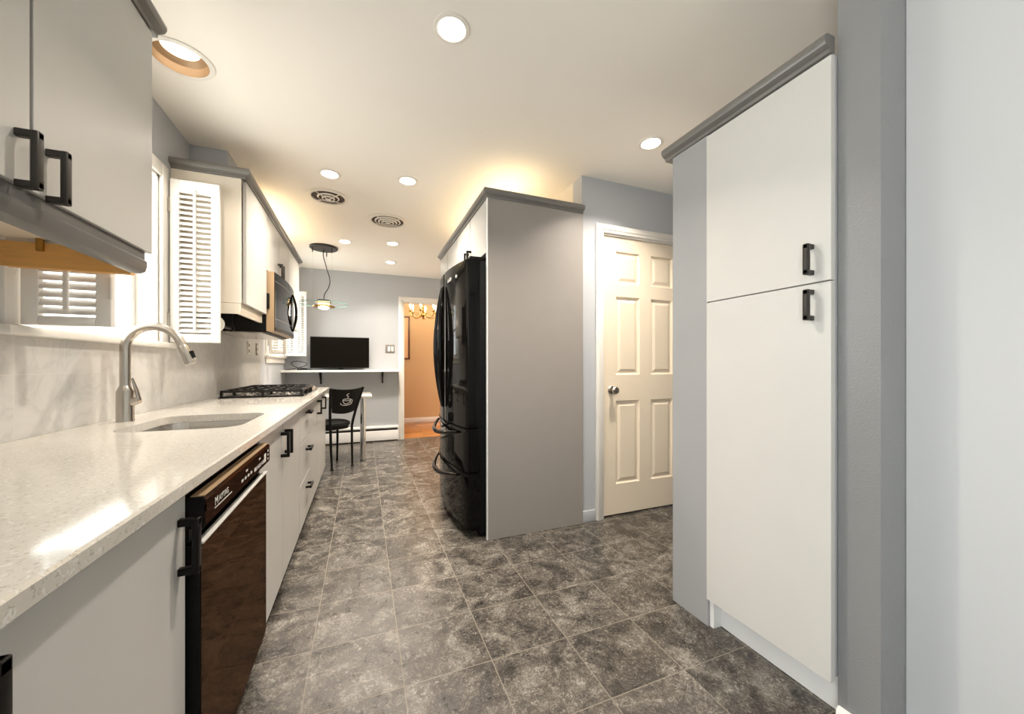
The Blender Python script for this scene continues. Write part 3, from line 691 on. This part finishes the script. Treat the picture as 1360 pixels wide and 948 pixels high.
mb = MB(); swept_crown(mb, [(PX1, 3.79), (FX, 3.79), (FX, 2.255), (PX1 + 0.0, 2.255)][::-1], 2.156)
bmesh.ops.recalc_face_normals(mb.bm, faces=mb.bm.faces)
mbc = MB(); swept_crown(mbc, [(FX, 3.79), (FX, 2.255), (PX1, 2.255)], 2.156); mb.bm.free()
crown('grey crown moulding above the refrigerator cabinets and end panel', mbc)
uplight('warm light strip lying on top of the refrigerator cabinets', 0.98, 1.02, 2.40, 3.70, 2.1562, STRIP_W)
# refrigerator
t = thing('refrigerator', 'glossy black french door refrigerator with two freezer drawers', 'refrigerator', (1.0, 2.75, 0))
FY0, FY1 = 2.295, 3.205
B(0.692, 1.38, FY0 + 0.004, FY1 - 0.004, 0.03, 1.765, 0.004).build('cabinet_box', 'sideblk', t)
B(0.70, 1.30, FY0 + 0.03, FY1 - 0.03, 0.0, 0.0298).build('base_grille', 'toe', t)
def front_x(y): s_ = (y - 2.75) / 0.455; return 0.612 - 0.058 * (1 - s_ * s_)
def curved(y0, y1, z0, z1, r=0.014):
    n = 14; pl = [(0.690, y0)]
    pl += [(front_x(y0) + r + 0.01, y0), (front_x(y0) + 0.004, y0 + 0.004)]
    for k in range(n + 1):
        y = y0 + r + (y1 - y0 - 2 * r) * k / n; pl.append((front_x(y), y))
    pl += [(front_x(y1) + 0.004, y1 - 0.004), (front_x(y1) + r + 0.01, y1), (0.690, y1)]
    return MB().prism(pl, 'z', z0, z1)
d1 = curved(FY0, 2.747, 0.705, 1.77).build('door', 'gloss', t); d2 = curved(2.753, FY1, 0.705, 1.77).build('door', 'gloss', t)
w1 = curved(FY0, FY1, 0.425, 0.697).build('drawer', 'gloss', t); w2 = curved(FY0, FY1, 0.075, 0.417).build('drawer', 'gloss', t)
for dd, sgn in ((d1, -1), (d2, 1)):
    pts = []
    for k in range(25):
        q = k / 24; s_ = math.sin(math.pi * q) ** 0.8 if 0 < q < 1 else 0
        y = 2.75 + sgn * (0.016 + 0.062 * s_)
        pts.append((front_x(y) - 0.012 - 0.034 * s_, y, 0.80 + 0.87 * q))
    MB().tube(pts, [0.008 + 0.014 * math.sin(math.pi * k / 24) for k in range(25)], 12).build('handle', 'gloss', dd)
for dd, zt in ((w1, 0.665), (w2, 0.385)):
    pts = []
    for k in range(25):
        q = k / 24; s_ = math.sin(math.pi * q)
        y = 2.42 + 0.66 * q
        pts.append((front_x(y) - 0.010 - 0.055 * s_, y, zt - 0.035 * s_))
    MB().tube(pts, [0.010 + 0.006 * math.sin(math.pi * k / 24) for k in range(25)], 12).build('handle', 'gloss', dd)
    n = 14; a = [(front_x(FY0 + .01 + .89 * k / n) - 0.008, FY0 + .01 + .89 * k / n) for k in range(n + 1)]
    b = [(p[0] + 0.010, p[1]) for p in a]
    MB().prism(a + b[::-1], 'z', zt + 0.012, zt + 0.026).build('grip_lip', 'gloss', dd)
for yy in (FY0 + 0.05, FY1 - 0.05): B(0.63, 0.76, yy - 0.03, yy + 0.03, 1.7705, 1.795, 0.006).build('hinge_cover', 'black', t)
yb = 2.60; xb = front_x(yb)
bd = B(xb - 0.0035, xb + 0.004, yb - 0.05, yb + 0.05, 1.682, 1.702, 0.001, 1); bd = bd.build('badge', 'silver', d1)
text('lettering', 'MAYTAG', 0.018, (xb - 0.0040, yb, 1.692), (R(90), 0, R(-90)), 'black', d1, 0.0003, 1.15)
MB().lathe([(0, -0.004), (0.011, -0.004), (0.011, 0.004), (0, 0.004)], (front_x(2.46) - 0.001, 2.46, 1.69), 'x', 18).build('emblem', 'silver', d1)

# ------------------------------------------------------------ pantry
t = thing('pantry_cabinet', 'tall white two-door pantry cabinet with black pulls beside the grey column', 'cabinet', (1.65, 1.04, 0))
B(1.362, 1.95, 0.722, 1.364, 0.125, 2.07).build('carcass', 'wall_w', t)
B(1.352, 1.3618, 1.171, 1.3645, 0.0, 2.07).build('filler_panel', 'filler', t, label='grey filler panel')
B(1.405, 1.42, 0.722, 1.152, 0.0, 0.1245).build('toe_kick', 'trimw', t)
B(1.3622, 1.405, 1.152, 1.1705, 0.0, 0.1245).build('plinth_end', 'trimw', t)
B(1.4205, 1.95, 1.171, 1.364, 0.0, 0.1245).build('plinth', 'wall', t)
for (a, b, hz) in ((1.3645, 2.058, 1.437), (0.120, 1.3605, 1.292)):
    d = B(1.340, 1.3605, 0.716, 1.1685, a, b, 0.0012, 1).build('door', 'pantry', t)
    handle(d, 1.340, 0.768, hz, -1, 0.098, 'z', 'bronze')
mb = MB(); mb.prism(crown_prof(1.350, -1, 2.071), 'y', 0.722, 1.405); mb.box(1.372, 1.94, 1.364, 1.405, 2.071, 2.126)
crown('grey crown moulding along the top of the tall white pantry', mb)

# ------------------------------------------------------------ far end: shelf, tv, heater, table, chair
t = thing('wall_shelf', 'long white wall shelf on black brackets holding the television', 'shelf', (-0.23, 5.65, 1.0))
B(XL + 0.001, 0.485, 5.50, YB - 0.0005, 1.008, 1.036, 0.002).build('board', 'trimw', t)
for bx in (-0.54, 0.265):
    mb = MB(); mb.box(bx - .010, bx + .010, YB - 0.009, YB - .0008, 0.84, 1.0075); mb.box(bx - .010, bx + .010, 5.56, YB - 0.009, 1.001, 1.0075)
    mb.tube([(bx, YB - 0.012, 0.87), (bx, 5.70, 0.93), (bx, 5.60, 0.998)], 0.006, 8)
    mb.build('bracket', 'black', t)
t = thing('television', 'flat screen television standing on the white wall shelf', 'television', (-0.28, 5.64, 1.036))
B(-0.650, 0.080, 5.625, 5.665, 1.062, 1.482, 0.003).build('housing', 'black', t)
B(-0.642, 0.072, 5.6235, 5.6249, 1.074, 1.474).build('screen', 'screen', t)
mb = MB(); mb.box(-0.651, 0.081, 5.6232, 5.626, 1.475, 1.483); mb.box(-0.651, 0.081, 5.6232, 5.626, 1.061, 1.0735); mb.box(-0.651, -0.6425, 5.6232, 5.626, 1.0736, 1.4749); mb.box(0.0725, 0.081, 5.6232, 5.626, 1.0736, 1.4749)
mb.build('bezel', 'toe', t)
mb = MB(); mb.box(-0.42, -0.14, 5.57, 5.70, 1.0362, 1.042, 0.002); mb.box(-0.31, -0.25, 5.63, 5.66, 1.042, 1.0618); mb.build('stand', 'gloss', t)
t = B(-0.80, -0.68, 5.60, 5.68, 1.0362, 1.058, 0.004).build('router', 'black'); tag(t, 'small black box on the shelf left of the television', 'electronic device')
def smooth(P, n=8):
    P = [Vector(p) for p in P]; out = []
    for i in range(len(P) - 1):
        p0, p1, p2, p3 = P[max(i - 1, 0)], P[i], P[i + 1], P[min(i + 2, len(P) - 1)]
        for k in range(n):
            q = k / n; out.append(0.5 * ((2 * p1) + (p2 - p0) * q + (2 * p0 - 5 * p1 + 4 * p2 - p3) * q * q + (3 * p1 - p0 - 3 * p2 + p3) * q ** 3))
    return out + [P[-1]]
mb = MB().tube(smooth([(-0.93, 5.62, 1.0405), (-0.84, 5.62, 1.055), (-0.74, 5.70, 1.085), (-0.70, 5.70, 1.12), (-0.76, 5.70, 1.145), (-0.85, 5.70, 1.15), (-0.88, 5.70, 1.12), (-0.82, 5.69, 1.075), (-0.70, 5.70, 1.055), (-0.655, 5.71, 1.0405)]), 0.004, 8)
tag(mb.build('power_cable', 'black'), 'looped black cable on the shelf left of the television', 'cable')
mb = MB().tube(smooth([(-0.66, 5.54, 1.0402), (-0.55, 5.545, 1.0402), (-0.48, 5.56, 1.052), (-0.40, 5.545, 1.0402), (-0.20, 5.54, 1.0402), (-0.10, 5.55, 1.0402), (-0.04, 5.56, 1.046), (0.0, 5.60, 1.062)]), 0.0035, 8)
tag(mb.build('power_cable', 'black'), 'thin black cable lying in front of the television stand', 'cable')
t = thing('light_switch', 'double rocker light switch in a grey plate right of the television', 'light switch', (0.37, YB, 1.34))
B(0.305, 0.435, YB - 0.006, YB - .0003, 1.278, 1.402, 0.002).build('plate', 'greyplate', t)
for xx in (0.338, 0.386): B(xx, xx + 0.034, YB - 0.010, YB - 0.0062, 1.305, 1.375, 0.002).build('rocker', 'plastic', t)
t = thing('baseboard_heater', 'white baseboard heater along the foot of the back wall', 'heater', (-0.24, YB - .035, 0))
B(XL + 0.002, 0.480, 5.752, YB - .0005, 0.015, 0.155, 0.003).build('cover', 'trimw', t)
B(XL + 0.002, 0.470, 5.770, YB - .0006, 0.1552, 0.180).build('outlet_slot', 'toe', t)
mb = MB(); mb.prism([(5.775, 0.1802), (5.765, 0.198), (5.775, 0.215), (YB - .0006, 0.222), (YB - .0006, 0.1802)], 'x', XL + 0.002, 0.480); mb.build('top_hood', 'trimw', t)
B(0.4802, 0.489, 5.748, YB - .0006, 0.002, 0.222, 0.002).build('end_cap', 'trimw', t)
B(XL + 0.002, 0.47, 5.775, YB - .001, 0.0, 0.0148).build('foot_gap', 'toe', t)
# peninsula table
t = thing('table', 'narrow white-topped table on a single chrome leg beside the black chair', 'table', (-0.43, 4.77, 0))
B(XL + 0.002, 0.095, 4.50, 5.05, 0.732, 0.762, 0.005).build('tabletop', 'quartz', t)
lg = MB().lathe([(0, 0.004), (0.030, 0.004), (0.030, 0.731), (0, 0.731)], (0.0, 4.69, 0), 'z', 28).build('leg', 'chrome', t)
MB().lathe([(0, 0.0), (0.036, 0.0), (0.036, 0.004), (0, 0.004)], (0.0, 4.69, 0), 'z', 28).build('foot', 'black', lg)
# chair (facing the wall, seen from behind)
mid = Vector((-0.208, 4.425, 0)); ax = Vector((0.82, 0.572, 0)).normalized(); fw = Vector((-ax.y, ax.x, 0))
t = thing('cafe_chair', 'black metal cafe chair with coffee cup cutout in its backrest', 'chair', tuple(mid))
def C(a, f, z): return tuple(mid + ax * a + fw * f + Vector((0, 0, z)))
for sg in (-1, 1):
    lg = MB().tube([C(sg * .118, -0.005, 0.012), C(sg * .122, 0.008, 0.25), C(sg * .124, 0.012, 0.44)], [0.011, 0.013, 0.014], 10).build('leg', 'black', t)
    MB().lathe([(0, 0), (0.016, 0), (0.016, 0.012), (0.010, 0.018), (0, 0.018)], C(sg * .118, -0.005, 0), 'z', 14).build('glide', 'black', lg)
    lg = MB().tube([C(sg * .165, 0.36, 0.012), C(sg * .160, 0.345, 0.25), C(sg * .150, 0.33, 0.420)], [0.011, 0.013, 0.014], 10).build('leg', 'black', t)
    MB().lathe([(0, 0), (0.016, 0), (0.016, 0.012), (0.010, 0.018), (0, 0.018)], C(sg * .165, 0.36, 0), 'z', 14).build('glide', 'black', lg)
    MB().tube(smooth([C(sg * .124, 0.012, 0.441), C(sg * .135, 0.0, 0.52), C(sg * .155, -0.035, 0.66), C(sg * .187, -0.098, 0.865)]), 0.0145, 10).build('back_post', 'black', t)
# seat: padded disc
lo = []
for (k, z) in ((0.80, 0.405), (0.90, 0.409), (0.93, 0.437), (1.0, 0.447), (0.98, 0.475), (0.82, 0.490), (0.4, 0.496)):
    ring = []
    for i in range(36):
        a = 2 * math.pi * i / 36; cx_, sy_ = math.cos(a), math.sin(a)
        rx = 0.185 * abs(cx_) ** 0.75 * (1 if cx_ > 0 else -1); ry = 0.185 * abs(sy_) ** 0.75 * (1 if sy_ > 0 else -1)
        ring.append(C(rx * k * (1 + 0.08 * sy_), 0.205 + ry * k, z))
    lo.append(ring)
MB().loft(lo, True, True).build('seat', 'toe', t)
# backrest plate, curved, with cup motif
def back_pt(s_, z, d=0.0):        # s in -1..1
    q = (z - 0.60) / 0.26; wd = 0.128 + 0.058 * q - 0.0
    f = -0.020 - 0.078 * q + 0.0 - 0.022 * (1 - s_ * s_)
    return C(s_ * (wd - 0.004), f + d, z)
mb = MB(); nS, nZ = 14, 8; grid = {}
for side, d in ((0, 0.005), (1, -0.005)):
    for i in range(nS + 1):
        s_ = -1 + 2 * i / nS
        zb_, zt_ = 0.602 - 0.018 * (1 - s_ * s_), 0.862 - 0.018 * (1 - s_ * s_)
        for j in range(nZ + 1): grid[side, i, j] = mb.bm.verts.new(back_pt(s_, zb_ + (zt_ - zb_) * j / nZ, d))
fs = []
for i in range(nS):
    for j in range(nZ):
        for sd in (0, 1): fs.append(mb.bm.faces.new((grid[sd, i, j], grid[sd, i + 1, j], grid[sd, i + 1, j + 1], grid[sd, i, j + 1])))
    for j in (0, nZ): fs.append(mb.bm.faces.new((grid[0, i, j], grid[0, i + 1, j], grid[1, i + 1, j], grid[1, i, j])))
for j in range(nZ):
    for i in (0, nS): fs.append(mb.bm.faces.new((grid[0, i, j], grid[0, i, j + 1], grid[1, i, j + 1], grid[1, i, j])))
bmesh.ops.recalc_face_normals(mb.bm, faces=fs)
br = mb.build('backrest', 'black', t)
def bp(a, z): return back_pt(a / 0.15, z, -0.0075)
mb = MB()
def arc(cx_, cz_, rx, rz, a0, a1, n=14): return [bp(cx_ + rx * math.cos(R(a0 + (a1 - a0) * k / n)), cz_ + rz * math.sin(R(a0 + (a1 - a0) * k / n))) for k in range(n + 1)]
mb.tube(arc(0, 0.735, 0.045, 0.010, 0, 360, 20)[:-1], 0.0032, 6, closed=True)
mb.tube(arc(0, 0.735, 0.045, 0.045, 180, 360), 0.0036, 6)
mb.tube(arc(0, 0.697, 0.066, 0.022, 165, 375, 18), 0.0034, 6)
mb.tube(arc(0.050, 0.718, 0.018, 0.016, -100, 100), 0.0030, 6)
mb.tube([bp(0.0 + 0.012 * math.sin(k * 0.75), 0.757 + 0.0045 * k) for k in range(11)], 0.0032, 6)
mb.build('cup_emblem', 'silver', br, label='pale steaming coffee cup motif')

# ------------------------------------------------------------ pendant lamp
lx, ly = -0.41, 4.72
t = thing('pendant_lamp', 'pendant lamp with stacked rings and green glass disc above the table', 'lamp', (lx, ly, CEIL))
cn = MB().lathe([(0, -0.001), (0.145, -0.001), (0.145, -0.018), (0.138, -0.024), (0, -0.024)], (lx, ly, CEIL), 'z', 40).build('canopy', 'bronze', t)
stud = [(lx + 0.115 * math.cos(R(a)), ly + 0.115 * math.sin(R(a))) for a in (200, 320, 80)]
for (sx_, sy_) in stud:
    MB().lathe([(0, 0), (.006, 0), (.006, -.045), (.002, -.055), (0, -.055)], (sx_, sy_, CEIL - .024), 'z', 10).build('stud', 'bronze', cn)
mb = MB()
for (sx_, sy_) in stud: mb.tube([(sx_, sy_, CEIL - .075), (sx_, sy_, 1.79)], 0.0008, 5)
mb.build('suspension_wires', 'steel', t)
MB().tube(smooth([(lx, ly, CEIL - .024), (lx - .004, ly, 2.33), (lx + .03, ly, 2.19), (lx + .062, ly, 2.07), (lx + .05, ly, 1.98), (lx + .008, ly, 1.90), (lx, ly, 1.842)]), 0.0045, 8).build('cord', 'black', t)
MB().lathe([(0, 1.842), (.012, 1.842), (.014, 1.834), (.073, 1.832), (.073, 1.818), (0, 1.818)], (lx, ly, 0), 'z', 32).build('top_ring', 'bronze', t)
MB().lathe([(0, 1.8178), (.060, 1.8178), (.060, 1.776), (0, 1.776)], (lx, ly, 0), 'z', 32).build('shade', 'shade', t, label='glowing cylinder between the rings')
MB().lathe([(.0605, 1.806), (.078, 1.806), (.078, 1.798), (.0605, 1.798)], (lx, ly, 0), 'z', 32, closed=True).build('ring', 'brass', t)
gd = MB().lathe([(.079, 1.7905), (.250, 1.7905), (.250, 1.7845), (.079, 1.7845)], (lx, ly, 0), 'z', 48, closed=True).build('glass_disc', 'discglass', t)
MB().lathe([(.2502, 1.7910), (.2545, 1.7910), (.2545, 1.7840), (.2502, 1.7840)], (lx, ly, 0), 'z', 48, closed=True).build('rim', 'discrim', gd)
MB().lathe([(0, 1.7758), (.078, 1.7758), (.115, 1.764), (.118, 1.752), (.105, 1.748), (.06, 1.752), (0, 1.754)], (lx, ly, 0), 'z', 32).build('reflector', 'brass', t)
MB().lathe([(0, 1.7538), (.058, 1.7515), (.052, 1.740), (.030, 1.732), (0, 1.729)], (lx, ly, 0), 'z', 24).build('bulb', 'warmlens', t)
d = bpy.data.lights.new('pendant_glow', 'POINT'); d.energy = 3.0; d.color = WARM; d.shadow_soft_size = 0.04
o = bpy.data.objects.new('pendant_glow', d); COL.objects.link(o); o.parent = t; o.location = (0, 0, 1.68 - CEIL)

# ------------------------------------------------------------ ceiling lights and vents
def can(label, x, y, r=0.052):
    t = thing('ceiling_light', label, 'ceiling light', (x, y, CEIL), 'recessed ceiling lights')
    MB().lathe([(r, -0.0005), (r + 0.020, -0.0005), (r + 0.018, -0.004), (r + 0.004, -0.006), (r, -0.003)], (x, y, CEIL), 'z', 32, closed=True).build('trim_ring', 'ventwhite', t)
    MB().lathe([(0, -0.0008), (r - 0.0005, -0.0008), (r - 0.0005, -0.0028), (0, -0.0032)], (x, y, CEIL), 'z', 32).build('lens', 'lens', t)
    d = bpy.data.lights.new('can_glow', 'AREA'); d.shape = 'DISK'; d.size = 2 * r - 0.01; d.energy = CAN_W; d.color = SOFTWARM; d.spread = R(122)
    o = bpy.data.objects.new('can_glow', d); COL.objects.link(o); o.parent = t; o.location = (0, 0, -0.009)
    return t
can('recessed ceiling light in the foreground at top centre, nearest the camera', 0.326, 1.471)
can('recessed ceiling light near the passage door beside the pantry top', 1.603, 1.79)
can('recessed ceiling light just before the nearer round vent, on its left', -0.215, 2.90)
can('recessed ceiling light to the right of both vents, before the farther one', 0.30, 2.80)
can('recessed ceiling light just right of the pendant canopy', -0.18, 4.42)
can('recessed ceiling light second from the right of the pendant canopy', 0.30, 4.30)
can('recessed ceiling light nearest the back wall and doorway', 0.33, 5.10)
# big eyeball light with gold reflector over the sink: real cavity inside a drop ring
bx_, by_ = -0.737, 2.05
t = thing('ceiling_light', 'large recessed ceiling light with gold reflector above the sink', 'ceiling light', (bx_, by_, CEIL), 'recessed ceiling lights')
MB().lathe([(0.100, -0.0005), (0.122, -0.0005), (0.120, -0.005), (0.104, -0.008), (0.100, -0.006)], (bx_, by_, CEIL), 'z', 40, closed=True).build('trim_ring', 'trim', t)
MB().lathe([(0.0995, -0.006), (0.095, 0.030), (0.090, 0.034), (0.068, 0.044), (0.068, 0.06), (0.0998, 0.06), (0.1005, 0.0)], (bx_, by_, CEIL), 'z', 40, closed=True).build('reflector', 'gold', t)
MB().lathe([(0, 0.042), (0.0675, 0.046), (0.0675, 0.054), (0, 0.054)], (bx_, by_, CEIL), 'z', 40).build('lens', 'warmlens', t)
d = bpy.data.lights.new('can_glow', 'SPOT'); d.spot_size = R(112); d.spot_blend = 0.4; d.shadow_soft_size = 0.03; d.energy = BIG_CAN_W * 3; d.color = SOFTWARM
o = bpy.data.objects.new('can_glow', d); COL.objects.link(o); o.parent = t; o.location = (0, 0, 0.034)
# cut the can's hole out of the ceiling
ceil_o = bpy.data.objects['ceiling']
bm = bmesh.new(); bmesh.ops.create_cone(bm, cap_ends=True, segments=40, radius1=0.101, radius2=0.101, depth=0.4, matrix=Matrix.Translation((bx_, by_, CEIL)))
cm = bpy.data.meshes.new('cut'); bm.to_mesh(cm); bm.free(); co = bpy.data.objects.new('cut', cm); COL.objects.link(co)
md = ceil_o.modifiers.new('hole', 'BOOLEAN'); md.object = co; md.operation = 'DIFFERENCE'; md.solver = 'EXACT'
bpy.context.view_layer.update(); dg = bpy.context.evaluated_depsgraph_get()
nm = bpy.data.meshes.new_from_object(ceil_o.evaluated_get(dg)); ceil_o.modifiers.clear(); ceil_o.data = nm; bpy.data.objects.remove(co)
MB().lathe([(0, 0.1), (0.13, 0.1), (0.13, 0.13), (0, 0.13)], (bx_, by_, CEIL), 'z', 24).build('housing_cap', 'black', t)

def vent(label, x, y, r, rings):
    t = thing('ceiling_vent', label, 'vent', (x, y, CEIL), 'round ceiling vents')
    MB().lathe([(r * .80, -.0005), (r, -.0005), (r * .97, -.008), (r * .84, -.014), (r * .80, -.010)], (x, y, CEIL), 'z', 40, closed=True).build('flange', 'ventwhite', t)
    MB().lathe([(0, -.0004), (r * .799, -.0004), (r * .799, -.002), (0, -.002)], (x, y, CEIL), 'z', 40).build('duct_opening', 'ventdark', t)
    for k, q in enumerate(rings):
        MB().lathe([(r * q, -.012 - k * .006), (r * (q + .07), -.006 - k * .006), (r * (q + .075), -.009 - k * .006), (r * (q + .005), -.016 - k * .006)], (x, y, CEIL), 'z', 40, closed=True).build('cone_ring', 'ventwhite', t)
    MB().lathe([(0, -.024), (r * .12, -.022), (r * .12, -.027), (0, -.031)], (x, y, CEIL), 'z', 24).build('centre_cap', 'ventwhite', t)
    mb = MB()
    for k in range(4):
        a = R(45 + 90 * k); mb.tube([(x + r * .06 * math.cos(a), y + r * .06 * math.sin(a), CEIL - .024), (x + r * .81 * math.cos(a), y + r * .81 * math.sin(a), CEIL - .006)], 0.004, 6)
    mb.build('spokes', 'ventwhite', t)
vent('round white ceiling vent nearer the left wall cabinets', -0.254, 3.294, 0.150, (0.46, 0.25))
vent('round white ceiling vent in mid ceiling, lit warm by the refrigerator strip', 0.212, 3.642, 0.175, (0.58, 0.41, 0.25))

# ------------------------------------------------------------ dining room contents
hx_, hy_, hz_ = 0.965, 6.60, 2.05
t = thing('chandelier', 'brass chandelier with lit candle bulbs in the orange dining room', 'chandelier', (hx_, hy_, CEIL))
MB().lathe([(0, 2.4295), (0.06, 2.4295), (0.055, 2.41), (0.012, 2.40), (0.008, 2.39), (0.008, 2.10), (0.022, 2.08), (0.026, 2.05), (0.012, 2.02), (0.036, 1.985), (0.040, 1.96), (0.022, 1.935), (0.010, 1.92), (0.014, 1.905), (0, 1.885)], (hx_, hy_, 0), 'z', 24).build('stem', 'brass', t)
for k in range(6):
    a = R(60 * k + 12); c_, s_ = math.cos(a), math.sin(a)
    P = lambda r, z: (hx_ + r * c_, hy_ + r * s_, z)
    am = MB().tube(smooth([P(.03, 1.965), P(.09, 1.925), P(.15, 1.915), P(.205, 1.94), P(.225, 1.99), P(.225, 2.01)]), 0.0065, 8)
    am.tube(smooth([P(.06, 1.95), P(.09, 1.99), P(.13, 1.985), P(.13, 1.95)]), 0.004, 6)
    am.lathe([(0, 2.008), (.030, 2.012), (.034, 2.02), (.014, 2.02), (.013, 2.035), (0, 2.035)], P(.225, 0), 'z', 16)
    ar = am.build('arm', 'brass', t)
    MB().lathe([(0, 2.0352), (.009, 2.0352), (.009, 2.085), (0, 2.085)], P(.225, 0), 'z', 12).build('candle', 'plastic', ar)
    MB().lathe([(0, 2.0852), (.009, 2.087), (.014, 2.105), (.011, 2.128), (.004, 2.150), (0, 2.153)], P(.225, 0), 'z', 14).build('bulb', 'candle', ar)
t = thing('picture_frame', 'dark framed picture with cream mat on the orange dining wall', 'picture', (0.5, 7.36, 1.62))
mb = MB(); yA, yB_ = 7.345, 7.3695
mb.box(0.17, 0.20, yA, yB_, 1.21, 2.03, .003); mb.box(0.80, 0.83, yA, yB_, 1.21, 2.03, .003); mb.box(0.20, 0.80, yA, yB_, 1.21, 1.24, .003); mb.box(0.20, 0.80, yA, yB_, 2.0, 2.03, .003)
mb.build('frame', 'wood', t)
B(0.20, 0.80, 7.358, 7.364, 1.24, 2.0).build('mat_board', 'matboard', t)
B(0.30, 0.70, 7.3565, 7.3578, 1.34, 1.90).build('print', 'art', t)
